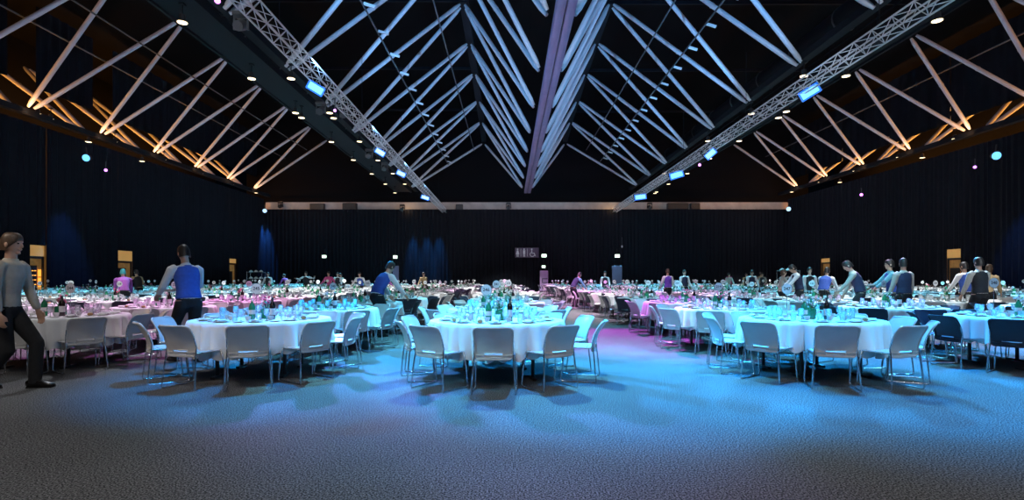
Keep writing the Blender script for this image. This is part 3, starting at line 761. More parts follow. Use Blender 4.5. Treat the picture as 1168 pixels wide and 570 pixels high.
# ------------------------------------------------------------------ people
def loft(m, cs, rads, side, n=14, sq=2.0):
    """Closed tube through centres cs with (half width, half depth) rads; side = width direction."""
    cs = [Vector(c) for c in cs]; rings = []
    for i, c in enumerate(cs):
        t = (cs[min(i + 1, len(cs) - 1)] - cs[max(i - 1, 0)]).normalized()
        a = side - t * side.dot(t)
        if a.length < 1e-4: a, _ = frame_of(t)
        a.normalize(); b = t.cross(a); rx, ry = rads[i] if isinstance(rads[i], tuple) else (rads[i], rads[i])
        row = []
        for k in range(n):
            u = 2 * PI * k / n; cu, su = math.cos(u), math.sin(u)
            e = 2.0 / sq
            row.append(c + a * rx * math.copysign(abs(cu) ** e, cu) + b * ry * math.copysign(abs(su) ** e, su))
        rings.append(row)
    m.rings(rings)
def ik(a, b, l1, l2, pole):
    a, b = Vector(a), Vector(b); d = b - a; L = min(d.length, (l1 + l2) * .995); dn = d.normalized(); b = a + dn * L
    x = (l1 * l1 - l2 * l2 + L * L) / (2 * L); h = math.sqrt(max(0, l1 * l1 - x * x))
    p = Vector(pole); p = p - dn * p.dot(dn); p.normalize()
    return a + dn * x + p * h, b
def baked(m, name, mt, voxel, smooth=2):
    me = bpy.data.meshes.new('tmp'); me.from_pydata(m.v, [], m.f); o = bpy.data.objects.new('tmp', me); C.objects.link(o)
    r = o.modifiers.new('r', 'REMESH'); r.mode = 'VOXEL'; r.voxel_size = voxel; r.use_smooth_shade = True
    s_ = o.modifiers.new('s', 'SMOOTH'); s_.iterations = smooth; s_.factor = .5
    out = bpy.data.meshes.new_from_object(o.evaluated_get(bpy.context.evaluated_depsgraph_get()))
    bpy.data.objects.remove(o); bpy.data.meshes.remove(me)
    out.name = name; out.materials.clear(); out.materials.append(mt)
    out.polygons.foreach_set('use_smooth', [True] * len(out.polygons)); return out

def person(label, x, y, face, lean=0, hands=None, feet=None, look=(0, 0), skin='skin', hair='hair', shirt='whiteshirt', vest='bluevest', legs='blackcloth', height=1.75, female=False, fine=False, twist=0, drop=0):
    """face: heading in degrees, 0 = away from the camera, 180 = towards it, 90 = towards picture left."""
    PEOPLE_AT.append((x, y, .40))
    K = height / 1.75; root = thing('person', label, 'person', (x, y, 0), math.radians(face))
    root.scale = (K, K, K)
    X = Vector((1, 0, 0)); vo = .008 if fine else .013
    lean = math.radians(lean)
    hip = Vector((0, -.10 * math.sin(lean), .93 - drop))
    def sp(ang): return Vector((0, math.sin(ang), math.cos(ang)))
    waist = hip + sp(lean * .5) * .16; chest = waist + sp(lean * .9) * .20; shl = chest + sp(lean * 1.05) * .14
    neck = shl + sp(lean * .9) * .07; hd_dir = sp(lean * .55 + math.radians(look[0])); head = neck + hd_dir * .155
    tw = Matrix.Rotation(math.radians(twist), 3, 'Z'); SX = tw @ X
    sw = .185 if not female else .165
    sh = [shl + SX * (s_ * sw) - sp(lean) * .015 for s_ in (-1, 1)]
    hands = hands or [(-.27, .04, .80), (.27, .04, .80)]
    feet = feet or [(-.10, .02), (.10, -.02)]
    el, wr = [], []
    for i, s_ in enumerate((-1, 1)):
        e, w_ = ik(sh[i], hands[i], .285, .26, (s_ * .5, -.8, -.5)); el.append(e); wr.append(w_)
    kn, an = [], []
    hp = [hip + Vector((s_ * .092, 0, -.06)) for s_ in (-1, 1)]
    for i, s_ in enumerate((-1, 1)):
        k_, a_ = ik(hp[i], (feet[i][0], feet[i][1], .095 + (feet[i][2] if len(feet[i]) > 2 else 0)), .43, .42, (s_ * .08, 1, 0)); kn.append(k_); an.append(a_)
    hw = .155 if not female else .160; ww = .130 if not female else .112; cw = .160 if not female else .145
    tc = [hip - sp(lean * .3) * .10, hip, waist, chest, shl, shl + sp(lean) * .03]
    tr = [(hw * .80, .085), (hw, .108), (ww, .092), (cw, .112), (sw * .86, .088), (.09, .062)]
    # body: one continuous surface
    m = MB(); loft(m, tc, tr, SX, 18)
    loft(m, [shl - sp(lean) * .02, neck, neck + hd_dir * .07], [(.066, .062), (.054, .056), (.052, .056)], X)
    yaw = Matrix.Rotation(math.radians(look[1]), 3, 'Z')
    q = (yaw @ Matrix.Rotation(-(lean * .55 + math.radians(look[0])), 3, 'X'))
    H = lambda p: head + q @ Vector(p)
    loft(m, [H((0, .012, -.118)), H((0, .014, -.095)), H((0, .008, -.055)), H((0, 0, 0)), H((0, -.006, .05)), H((0, -.008, .085)), H((0, -.006, .108)), H((0, -.004, .118))],
         [(.022, .030), (.042, .055), (.060, .080), (.073, .094), (.075, .097), (.064, .082), (.042, .054), (.012, .016)], q @ X, 16)
    loft(m, [H((0, .088, .022)), H((0, .104, -.012)), H((0, .108, -.026)), H((0, .092, -.034))], [(.008, .008), (.012, .012), (.016, .010), (.010, .006)], q @ X, 8)      # nose
    loft(m, [H((-.030, .084, -.058)), H((0, .094, -.056)), H((.030, .084, -.058))], [(.008, .006), (.010, .009), (.008, .006)], q @ Vector((0, 0, 1)), 8)     # lips
    loft(m, [H((-.050, .078, .030)), H((0, .094, .032)), H((.050, .078, .030))], [(.008, .008), (.010, .008), (.008, .008)], q @ Vector((0, 0, 1)), 8)     # brow
    m.ball(H((0, .074, -.098)), (.024, .018, .018), 10, 6)                                                                                          # chin
    for s_ in (-1, 1): m.ball(H((s_ * .078, -.006, -.012)), (.010, .020, .032), 8, 6, q)                                                             # ears
    for i, s_ in enumerate((-1, 1)):
        loft(m, [sh[i] - SX * s_ * .05, sh[i] + (el[i] - sh[i]) * .12, sh[i].lerp(el[i], .5), el[i], el[i].lerp(wr[i], .35), wr[i]], [(.055, .055), (.055, .055), (.047, .047), (.039, .039), (.040, .037), (.027, .022)], X, 12)
        f = (wr[i] - el[i]).normalized(); sd = Vector((0, 1, 0)) if abs(f.y) < .75 else Vector((-s_ * 1, 0, .15)); sd = (sd - f * sd.dot(f)).normalized(); nrm = f.cross(sd).normalized()
        if nrm.x * s_ > 0: nrm = -nrm              # palm faces the body
        c0 = wr[i]
        loft(m, [c0 - f * .01, c0 + f * .03, c0 + f * .075, c0 + f * .098], [(.024, .017), (.036, .016), (.042, .014), (.040, .011)], sd, 12)
        for j, (o_, l_) in enumerate(((.030, .078), (.010, .088), (-.010, .082), (-.030, .064))):
            b0 = c0 + f * .09 + sd * o_; b1 = b0 + f * l_ * .45 + nrm * .008; b2 = b1 + f * l_ * .28 + nrm * .018; b3 = b2 + f * l_ * .14 + nrm * .020
            loft(m, [b0 - f * .012, b0, b1, b2, b3], [.0095, .0095, .009, .0082, .0065], sd, 8)
        b0 = c0 + f * .03 + sd * .028; b1 = b0 + sd * .026 + f * .03 + nrm * .010; b2 = b1 + f * .030 + nrm * .010; b3 = b2 + f * .018 + nrm * .004
        loft(m, [b0 - sd * .01, b0, b1, b2, b3], [.013, .013, .0112, .0095, .007], nrm, 8)
    for i in (0, 1):
        loft(m, [hp[i] + Vector((0, 0, .06)), hp[i], hp[i].lerp(kn[i], .4), kn[i], kn[i].lerp(an[i], .3), an[i], an[i] - Vector((0, 0, .05))], [(.085, .09), (.088, .092), (.074, .078), (.054, .057), (.053, .058), (.036, .042), (.034, .04)], X, 12)
        a_ = an[i]; loft(m, [a_ + Vector((0, -.06, -.055)), a_ + Vector((0, 0, -.05)), a_ + Vector((0, .10, -.065)), a_ + Vector((0, .17, -.072))], [(.030, .03), (.036, .035), (.042, .022), (.03, .014)], X, 10)
    link('body', baked(m, 'body', M[skin], vo), root)
    # clothes
    m = MB(); g_ = .013
    loft(m, tc[1:], [(a + g_, b + g_) for a, b in tr[1:]], SX, 18)
    loft(m, [shl - sp(lean) * .01, neck - sp(lean) * .005], [(.078, .076), (.066, .068)], X, 12)
    for i, s_ in enumerate((-1, 1)):
        loft(m, [sh[i] - SX * s_ * .05, sh[i] + (el[i] - sh[i]) * .10, sh[i].lerp(el[i], .5), el[i], el[i].lerp(wr[i], .45), wr[i] - (wr[i] - el[i]) * .06], [.070, .071, .061, .052, .050, .038], X, 12)
    link('shirt', baked(m, 'shirt', M[shirt], .014), root)
    if vest:
        m = MB(); g_ = .028
        loft(m, [hip + sp(lean * .3) * .02, waist, chest, shl - sp(lean) * .02, shl + sp(lean) * .022], [(hw + .030, .132), (ww + .030, .120), (cw + .024, .138), (sw * .98, .112), (sw * .62, .088)], SX, 18)
        link('vest', baked(m, 'vest', M[vest], .014), root)
    m = MB(); g_ = .016
    loft(m, [hip + sp(lean * .5) * .06, hip, hip - Vector((0, 0, .10))], [(hw + .004, .105), (hw + .016, .124), (hw * .9, .10)], X, 16)
    for i in (0, 1):
        loft(m, [hp[i] + Vector((0, 0, .04)), hp[i], hp[i].lerp(kn[i], .4), kn[i], kn[i].lerp(an[i], .4), an[i] - Vector((0, 0, .045))], [(.098, .102), (.101, .106), (.089, .093), (.071, .074), (.066, .070), (.056, .064)], X, 12)
    link('trousers', baked(m, 'trousers', M[legs], .014), root)
    for i in (0, 1):
        a_ = an[i]; m = MB()
        loft(m, [a_ + Vector((0, -.085, -.05)), a_ + Vector((0, -.06, -.045)), a_ + Vector((0, .02, -.035)), a_ + Vector((0, .11, -.058)), a_ + Vector((0, .185, -.068)), a_ + Vector((0, .205, -.074))], [(.022, .035), (.038, .046), (.044, .055), (.049, .034), (.038, .024), (.012, .014)], X, 12)
        m.box(a_ + Vector((0, .06, -.086)), (.082, .26, .018)); link('shoe', m.mesh('shoe', M['shoe']), root)
    # hair: a cap over the crown and the back of the head
    m = MB(); rings = []
    for i in range(9):
        ph = PI / 2 * (1 - i / 8 * 1.0); row = []
        for k in range(20):
            u = 2 * PI * k / 20; fr = max(0, math.sin(u))
            zz = .134 * math.sin(ph) ** .9 - (1 - fr) * (.075 if not female else .12) * (i / 8) ** 2 + fr * .052 * (i / 8) ** 2
            w_ = max(0, math.cos(ph)) ** .62 * (1 - .10 * (1 - fr) * (i / 8) ** 3)
            row.append(H((.088 * w_ * math.cos(u), -.010 + .110 * w_ * math.sin(u), zz)))
        rings.append(row)
    m.rings(rings)
    if female: m.ball(H((0, -.115, .045)), (.042, .042, .045), 10, 7)
    link('hair', m.mesh('hair', M[hair], ang=80), root)
    for s_ in (-1, 1): MB().ball(H((s_ * .031, .082, .010)), (.012, .009, .008), 8, 6, q).build('eye', M['eye'], root)
    R = Matrix.Rotation(math.radians(face), 3, 'Z')
    return [Vector((x, y, 0)) + R @ (w_ * K) for w_ in wr], R
def X_at(px, d): return (px - VX) / FPX * d
def bowls(pos, n, label, r=.30, rz=0):
    """A round tray held in a hand, with bowls standing on it."""
    t_ = thing('serving_tray', 'round dark tray ' + label, 'tray', pos, rz, 'serving trays in hand')
    MB().lathe([(.02, 0), (r - .02, 0), (r, .018), (r - .006, .022), (r - .026, .008), (.02, .008)], n=28).build('tray_plate', M['rail'], t_)
    m = MB(); m.lathe([(r - .004, .016), (r + .006, .02), (r + .004, .026), (r - .006, .024)], n=28); m.build('raised_rim', M['chrome'], t_)
    for i in range(n):
        a = 2 * PI * i / n + .4
        b_ = thing('soup_bowl', '%s white bowl on the tray %s' % (ORD1[i], label), 'bowl', (pos[0] + .17 * math.cos(a), pos[1] + .17 * math.sin(a), pos[2] + .009), 0, 'white bowls on trays')
        MB().lathe([(.01, 0), (.035, 0), (.036, .008), (.07, .05), (.073, .055), (.068, .054), (.03, .014), (.01, .012)], n=18).build('bowl', M['china'], b_)
        MB().lathe([(.01, .040), (.056, .040), (.01, .044)], n=14).build('soup', M['food'], b_)
def plates(pos, label, n=3):
    for i in range(n):
        b_ = tag(link('dinner_plate', PLATE, None, (pos[0], pos[1], pos[2] + i * .009)), '%s white plate %s' % (('lowest', 'middle', 'top')[i], label), 'plate', 'plates carried by waiters')

# the two waiters nearest the camera, and the waiters among the tables
h, R = person('person in a stone shirt and black trousers walking at the left picture edge', -5.92, 6.2, -80, lean=6, hands=[(-.25, .16, .86), (.27, .10, .84)], feet=[(-.09, .22), (.09, -.20, .03)], shirt='greyshirt', vest=None, fine=True, height=1.82, hair='hairbrown')
h, R = person('person in a blue vest carrying plates past the front left tables', -5.10, 8.35, 55, lean=14, hands=[(-.26, .36, 1.02), (.22, .40, 1.02)], feet=[(-.10, .20), (.10, -.16)], shirt='whiteshirt', vest='bluevest', fine=True, height=1.84, look=(12, 0))
mid = (h[0] + h[1]) / 2 + R @ Vector((.02, .17, .03)); plates(mid, 'in the stack carried past the front left tables')
bowl_off = Vector((0, .10, .035))
ppl = [
 # px, depth, heading, kwargs, label
 (432, 12.0, -38, dict(lean=38, hands=[(-.22, .50, .86), (.30, .55, .84)], look=(10, 0), height=1.80), 'person in a bright blue vest bending over a table left of centre'),
 (655, 25, -62, dict(lean=42, hands=[(-.16, .62, .84), (.2, .58, .84)], vest='navyvest', shirt='tealshirt', height=1.74), 'person in a navy vest bending over a table across the right aisle'),
 (690, 28, 178, dict(lean=4, hands=[(-.22, .26, .95), (.22, .26, .95)], vest='blackvest', female=True, height=1.72), 'person in a white shirt and black vest facing the camera by the pink-lit chairs'),
 (766, 24.3, 12, dict(lean=4, hands=[(-.25, .24, .98), (.24, .24, .98)], vest='purplevest', hair='hairbrown', height=1.75), 'person in a purple-blue vest standing with their back to the camera'),
 (774, 27.0, 190, dict(hands=[(-.24, .2, .92), (.22, .22, .95)], vest='navyvest', height=1.76), 'person in a dark vest half hidden behind the purple-blue vest'),
 (841, 27.2, 175, dict(lean=12, hands=[(-.26, .40, .86), (.26, .36, .88)], vest='navyvest', height=1.78, look=(20, 0)), 'person in a dark vest looking down at a table right of the purple vest'),
 (911, 17.3, 78, dict(lean=16, hands=[(-.16, .44, .98), (.2, .46, .96)], vest='navyvest', height=1.80, look=(22, 0)), 'person with dark hair in profile serving at a table, white sleeves'),
 (924, 20.3, 172, dict(lean=4, hands=[(-.22, .22, .9), (.22, .22, .9)], vest='blackvest', height=1.74), 'person facing the camera between two serving waiters'),
 (940, 17.0, -50, dict(lean=34, hands=[(-.2, .52, .86), (.26, .56, .84)], vest='bluevest', height=1.74), 'person in a bright blue vest stooping under the farther lit doorway'),
 (974, 13.6, 62, dict(lean=24, hands=[(-.22, .46, .92), (.24, .30, .84)], shirt='greyshirt', vest='navyvest', height=1.82, feet=[(-.1, .24), (.1, -.22)], look=(18, 0)), 'person in a grey shirt striding with head down between the tables'),
 (1031, 12.6, 8, dict(lean=2, hands=[(-.26, .16, .86), (.27, .10, .84)], vest='navyvest', shirt='greyshirt', height=1.78, look=(0, -35)), 'person in a navy striped vest standing with back turned, head to the side'),
 (1073, 13.7, 70, dict(lean=6, hands=[(-.24, .42, 1.04), (.24, .42, 1.04)], vest='bluevest', shirt='tealshirt', height=1.80), 'person in a blue vest carrying a tray of bowls to the next table'),
 (1102, 14.6, 10, dict(lean=8, hands=[(-.26, .32, .92), (.26, .32, .92)], vest='bluevest', height=1.76), 'person in a blue vest and white shirt beside the dark-vested waiter'),
 (1117.5, 12.5, 2, dict(lean=4, hands=[(-.26, .2, .86), (.28, .2, .84)], vest='blackvest', shirt='greyshirt', height=1.80), 'person in a dark vest seen from behind before the nearer right doorway'),
 (1127, 15.2, -60, dict(lean=10, hands=[(-.2, .3, .9), (.2, .3, .9)], vest=None, shirt='tanshirt', hair='hairbrown', height=1.72, female=True), 'person in a tan shirt just behind the dark-vested waiter'),
 (141, 17.0, 40, dict(lean=40, hands=[(-.2, .5, .86), (.25, .5, .86)], shirt='purpleshirt', vest=None, hair='tealcap', height=1.72), 'person in a purple shirt and teal cap bending near the second left doorway'),
 (158, 24.0, 70, dict(lean=18, hands=[(-.2, .5, 1.2), (.2, .3, 1.0)], shirt='tanshirt', vest='blackvest', height=1.74), 'person with a raised arm before the second left doorway'),
 (312, 33, 175, dict(lean=10, hands=[(-.3, .35, 1.0), (.25, .35, .95)], shirt='whiteshirt', vest='blackvest', height=1.74), 'person facing the camera far back by the left corner spot'),
 (327, 35, 70, dict(lean=30, hands=[(-.2, .5, .9), (.2, .5, .9)], shirt='purpleshirt', vest=None, height=1.72), 'person in a purple shirt stooping far back left'),
 (345, 33, 185, dict(lean=6, hands=[(-.55, .15, 1.45), (.55, .2, 1.35)], shirt='whiteshirt', vest='blackvest', height=1.78), 'person in white sleeves reaching both arms out, far back left'),
 (374, 31, 172, dict(lean=12, hands=[(-.5, .3, 1.05), (.4, .3, 1.0)], shirt='pinkshirt', vest=None, height=1.76), 'person in a pink-red shirt reaching across far left tables'),
 (385, 35, 200, dict(lean=14, hands=[(-.25, .4, .9), (.25, .4, .9)], vest='blackvest', height=1.76), 'person in white just beyond the pink-red shirt'),
 (398, 36, 150, dict(lean=20, hands=[(-.25, .45, .9), (.25, .45, .9)], shirt='greyshirt', vest='blackvest', height=1.74), 'person in a grey shirt between the pink shirt and blue vest'),
 (411, 31, 180, dict(lean=22, hands=[(-.45, .4, .9), (.45, .4, .9)], shirt='whiteshirt', vest='bluevest', height=1.74), 'person with spread white sleeves left of the bright blue vest'),
 (448, 33, -70, dict(lean=36, hands=[(-.2, .55, .9), (.2, .55, .9)], shirt='purpleshirt', vest='blackvest', height=1.74), 'person stooping just beyond the bright blue vest'),
 (484, 34, 160, dict(lean=14, hands=[(-.25, .4, .92), (.25, .4, .92)], shirt='tanshirt', vest=None, height=1.76, hair='hairbrown'), 'person in a tan shirt among the numbered rows left of centre'),
 (824, 38, 180, dict(lean=16, hands=[(-.25, .4, .9), (.25, .4, .9)], shirt='greyshirt', vest=None, height=1.74), 'person in grey bending far back, first of the right group'),
 (832, 40, 120, dict(lean=8, hands=[(-.2, .4, 1.0), (.2, .4, 1.0)], shirt='pinkshirt', vest=None, height=1.80), 'person in a red shirt far back behind the looking-down waiter'),
 (851, 40, 170, dict(lean=6, hands=[(-.25, .3, .9), (.25, .3, .9)], shirt='tanshirt', vest='blackvest', height=1.76), 'person in tan and black far back right of the looking-down waiter'),
 (859, 41, 200, dict(lean=8, hands=[(-.25, .3, 1.0), (.25, .3, 1.0)], shirt='tanshirt', vest=None, height=1.86), 'person in a tan shirt far back, tallest of the right group'),
 (868, 39, 140, dict(lean=12, hands=[(-.25, .3, 1.0), (.25, .3, 1.0)], shirt='greyshirt', vest='blackvest', height=1.80), 'person in grey and black far back, last of the right group'),
 (904, 19.5, -100, dict(lean=10, hands=[(-.25, .4, 1.0), (.25, .4, 1.0)], shirt='greyshirt', vest=None, height=1.66, female=True, hair='hairbrown'), 'person in a pale shirt facing the serving waiter in profile'),
]
for px, d, face, kw, lb in ppl:
    X_ = X_at(px, d)
    for T in TABLES:                                   # nobody stands inside a table
        v = Vector((X_ - T['x'], d - T['y']))
        if v.length < 1.16:
            v = v.normalized() * 1.18; d = T['y'] + v.y; X_ = T['x'] + v.x
    h, R = person(lb, X_, d, face, **kw)
    if 'tray of bowls' in lb:
        c = (h[0] + h[1]) / 2 + R @ Vector((0, .16, .05)); bowls(tuple(c), 4, 'carried by the blue-vested waiter on the right')
    if 'striding' in lb:
        c = h[0] + R @ Vector((.03, .12, .04)); plates(c, 'carried by the striding waiter', 2)
# ------------------------------------------------------------------ lay the tables
budget = dict(chair=300, plate=300, side=300, roll=290, napkin=300, glass=300, cup=300, tumbler=300)
far_chairs, far_dark, far_plate, far_glass, far_napkin = MB(), MB(), MB(), MB(), MB()
sc_ = simple_chair()
pl_ = MB().lathe([(.01, 0), (.07, .002), (.118, .018), (.06, .008), (.01, .008)], n=10, cap=False)
gl_ = MB().lathe([(.03, 0), (.006, .01), (.006, .065), (.037, .10), (.034, .16)], n=8, cap=False)
nk_ = MB().box((0, 0, .014), (.085, .17, .028))
def put(dst, src, x, y, z, rz):
    c, s_ = math.cos(rz), math.sin(rz)
    dst.add([(x + p[0] * c - p[1] * s_, y + p[0] * s_ + p[1] * c, z + p[2]) for p in src.v], src.f)
sign_n = [0]
for ti, T in enumerate(TABLES):
    x, y, rnd, nm_ = T['x'], T['y'], T['rnd'], T['name']
    # table
    r = thing('banquet_table', 'round table with black legs under the cloth, ' + nm_, 'table', (x, y, 0), rnd.uniform(0, .5) if T['row'] else 0.12, 'round banquet tables')
    link('tabletop', TAB['top'], r)
    if T['y'] < 30:
        for sx in (-1, 1):
            for sy in (-1, 1): link('table_leg', TAB['leg'], r, (sx * .43, sy * .42, 0))
        link('under_frame', TAB['apron'], r)
    else:
        for sx in (-1, 1): link('table_leg', TAB['leg'], r, (sx * .43, 0, 0))
    c = link('tablecloth', CLOTH[ti % 4], None, (x, y, 0)); c.rotation_euler = (0, 0, rnd.uniform(0, 6.28))
    tag(c, 'white linen cloth draped over the ' + nm_, 'tablecloth', 'white round tablecloths')
    z = TOPZ + .0065
    # number sign at the back of the table
    sx, sy = x + rnd.uniform(-.06, .06), y + rnd.uniform(.26, .29)
    hh = .37 + rnd.uniform(-.03, .06)
    if T['col'] == 'centre' and T['k'] == 0: sx, sy, hh = x - .16, y + .26, .345
    if T['col'] == 'B' and T['k'] == 0: sx, sy, hh = x - .20, y + .25, .36
    if T['col'] == 'R1' and T['k'] == 0: sx, sy, hh = x - .19, y + .25, .355
    if T['col'] == 'R2' and T['k'] == 0: sx, sy, hh = x - .20, y + .25, .44
    s_ = thing('table_number', 'round white number card on a thin stand, ' + nm_, 'table number', (sx, sy, z), 0, 'table number cards')
    turn = 0 if T['k'] == 0 else rnd.uniform(-.45, .45)
    s_.rotation_euler = (0, 0, turn)
    st = link('sign_stand', SPOST, s_); st.scale = (1, 1, hh / .34)
    link('number_card', SDISC, s_, (0, -.004, hh + .06)); link('card_rim', SRIM, s_, (0, -.004, hh + .06))
    txt = NUM.get((T['col'], T['k']))
    if txt is None:
        sign_n[0] += 1; txt = str(max(1, 238 - sign_n[0]))
    dg_ = link('printed_number', digits(txt, .066), s_, (0, -.0075, hh + .06)); dg_.rotation_euler = (PI / 2, 0, 0)
    # centrepiece and bottles
    i = ti % 3
    cx, cy = x + rnd.uniform(-.1, .12), y + rnd.uniform(-.12, .15)
    if T['col'] == 'centre' and T['k'] == 0: cx, cy, i = x + .05, y - .1, 0
    v = thing('flower_vase', ('green square vase of leaves and pale blossoms, ' if i != 1 else 'green square vase of leaves and pink blossoms, ') + nm_, 'vase', (cx, cy, z), rnd.uniform(0, 1.5), 'green table centrepieces')
    link('vase', VASE if i != 2 else VASER, v)
    link('foliage', POSY[i][0], v); link('blossoms', POSY[i][1], v)
    if T['y'] < 22: link('stems', POSY[i][2], v)
    if T['y'] < 34:
        a = rnd.uniform(-2.7, -2.2)
        for q in range(2):
            b_ = thing('wine_bottle' if q else 'water_bottle', ('dark wine bottle beside the vase, ' if q else 'green water bottle beside the vase, ') + nm_, 'bottle', (cx + .19 * math.cos(a + q * 1.7), cy + .19 * math.sin(a + q * 1.7), z), rnd.uniform(0, 6), 'dark wine bottles' if q else 'green water bottles')
            link('bottle_body', BOT if q else GBOT, b_); link('bottle_label', BOTL if q else GBOTL, b_); link('bottle_cap', BOTC if q else GBOTC, b_)
    # chairs and place settings
    off = {'centre': 0.0, 'B': PI / 10, 'R1': PI / 10, 'C': PI / 10, 'R2': .42}.get(T['col'], rnd.uniform(0, .6)) if T['k'] == 0 else rnd.uniform(0, .62)
    dark = (T['col'] == 'R2' and T['k'] in (0, 1)) or (T['k'] > 1 and rnd.random() < .48) or (T['col'] == 'R3' and T['k'] < 2)
    for q in range(10):
        a = off + q * PI / 5
        R = 1.06 + rnd.uniform(-.03, .09); ux, uy = math.sin(a), -math.cos(a)
        px, py = x + ux * R, y + uy * R
        rz = math.atan2(-uy, -ux) - PI / 2 + rnd.uniform(-.10, .10)
        near = any((px - p[0]) ** 2 + (py - p[1]) ** 2 < p[2] ** 2 for p in PEOPLE_AT)
        seen = visible_point(px, py, .6, 25)
        hr = clock(a)
        kd = 'chairdark' if dark else 'chair'
        if seen and not near:
            if budget['chair'] > 0:
                budget['chair'] -= 1
                add_chair(px, py, rz, kd, '%s chair at %s o\'clock, %s' % ('dark navy plastic' if dark else 'pale grey plastic', hr, nm_), 'chairs around the banquet tables')
            else: put(far_dark if dark else far_chairs, sc_, px, py, 0, rz)
        # settings
        qx, qy = x + ux * .68, y + uy * .68
        if not visible_point(qx, qy, .8, 10): continue
        tx, ty = -uy, ux
        items = [('plate', 'dinner_plate', PLATE, 0, 0, 0), ('napkin', 'napkin', NAPK, 0, 0, .0075)]
        if T['y'] < 40:
            lab = dict(plate='white dinner plate', napkin='white folded napkin', side='white side plate', roll='brown bread roll', glass='clear stemmed wine glass', cup='white coffee cup', tumbler='clear water tumbler')
            tail = ' at %s o\'clock, %s' % (hr, nm_)
            if budget['plate'] > 0:
                budget['plate'] -= 1
                P = lambda r_, t_: (x + ux * r_ + tx * t_, y + uy * r_ + ty * t_)
                p = P(.70, 0); o = tag(link('dinner_plate', PLATE, None, (*p, z)), lab['plate'] + tail, 'plate', 'dinner plates'); o.scale = (.88, .88, .88)
                o = tag(link('napkin', NAPK, None, (*p, z + .0075)), lab['napkin'] + tail, 'napkin', 'folded napkins'); o.rotation_euler = (0, 0, a)
                p = P(.66, -.195); o = tag(link('side_plate', SIDEP, None, (*p, z)), lab['side'] + tail, 'plate', 'side plates'); o.scale = (.85, .85, .85)
                if budget['roll'] > 0 and (q * 7 + ti) % 3 == 0:
                    budget['roll'] -= 1; o = tag(link('bread_roll', ROLL, None, (*p, z + .0055)), lab['roll'] + tail, 'bread roll', 'bread rolls'); o.rotation_euler = (0, 0, a * 2)
                p = P(.50, .12); g_ = thing('wine_glass', lab['glass'] + tail, 'glass', (*p, z), 0, 'stemmed wine glasses'); link('glass_bowl', GB, g_); link('glass_stem', GS, g_)
                p = P(.50, .02); tag(link('water_tumbler', TUMB, None, (*p, z)), lab['tumbler'] + tail, 'glass', 'water tumblers')
                p = P(.43, -.12); g_ = thing('coffee_cup', lab['cup'] + tail, 'cup', (*p, z), rnd.uniform(0, 6), 'coffee cups'); link('cup_bowl', CUPB, g_); link('cup_handle', CUPH, g_)
                continue
        put(far_plate, pl_, qx, qy, z, 0)
        put(far_napkin, nk_, qx, qy, z + .0075, a)
        put(far_glass, gl_, x + ux * .5 + tx * .1, y + uy * .5 + ty * .1, z, 0)
        put(far_glass, gl_, x + ux * .5, y + uy * .5, z, 0)
nd = len(far_chairs.f); far_chairs.add(far_dark.v, far_dark.f)
fc = far_chairs.build('chair', M['chair'], ang=60); fc.data.materials.append(M['chairdark'])
fc.data.polygons.foreach_set('material_index', [0] * nd + [1] * (len(far_chairs.f) - nd))
tag(fc, 'pale grey and navy chairs around all the tables farther back', 'chairs', None, 'stuff')
tag(far_plate.build('plate', M['china']), 'white plates on all the tables farther back', 'plates', None, 'stuff')
tag(far_napkin.build('napkin', M['napkin']), 'white folded napkins on all the tables farther back', 'napkins', None, 'stuff')
tag(far_glass.build('wine_glass', M['glass']), 'clear glasses on all the tables farther back', 'glasses', None, 'stuff')
print('TABLES', len(TABLES), budget)
# ------------------------------------------------------------------ light
BLUE, CYAN, WHITE, PINK, WARM, LILAC = (.03, .40, 1.0), (.32, .82, 1.0), (.92, .97, 1.0), (1.0, .22, .85), (1.0, .60, .28), (.80, .72, 1.0)
# house light behind the camera
lamp('house_light', 'AREA', (0, -7, 9), (0, 7, 0), (1.0, .90, .80), 300, size=4)
for ax in (-10, -3.4, 3.4, 10): lamp('floor_fill', 'SPOT', (ax, 1.2, 9.2), (ax * 1.05, 2.6, 0), (.95, .97, 1.0), 1000, 84, 1.0, .3)  # added fill spots that brighten the near floor
for x in (-20, 0, 21): lamp('card_fill', 'SPOT', (x * .3, -8, 10), (x, 42, 1.3), (.9, .95, 1.0), 11000, 34, .5, .3)  # added fill from behind, brightening the far number cards
# front blue washes from the two brightest bars
for ax, ay in ((-3.4, 8.4), (-.6, 8.0), (1.8, 8.0)):
    lamp('wash_left', 'SPOT', W1 + Vector((.3, -.5, -.2)), (ax, ay, 0), (.010, .36, 1.0), 24000, 16, .45, .25)
for ax, ay in ((2.2, 7.6), (5.2, 7.8), (8.2, 8.2), (11.0, 8.8)):
    lamp('wash_right', 'SPOT', W2 + Vector((-.3, -.5, -.2)), (ax, ay, 0), (.010, .36, 1.0), 24000, 15.5, .4, .25)
for ax, ay, pw in ((-2.6, 7.6, 6500), (1.2, 7.0, 9000), (5.0, 7.0, 9500), (8.8, 7.4, 9000), (12.5, 8.4, 6500)):  # unseen floods overhead that fill the blue patch on the floor
    lamp('blue_flood', 'SPOT', (ax, ay + .6, 9.6), (ax, ay, 0), (.008, .33, 1.0), pw * .9, 37, .45, .2)
for ax, ay in ((-2.2, 6.3), (0, 5.2)):
    lamp('wash_purple', 'SPOT', W1 + Vector((.6, -.5, -.2)), (ax, ay, 0), (.36, .20, 1.0), 10000, 11, .7, .25)
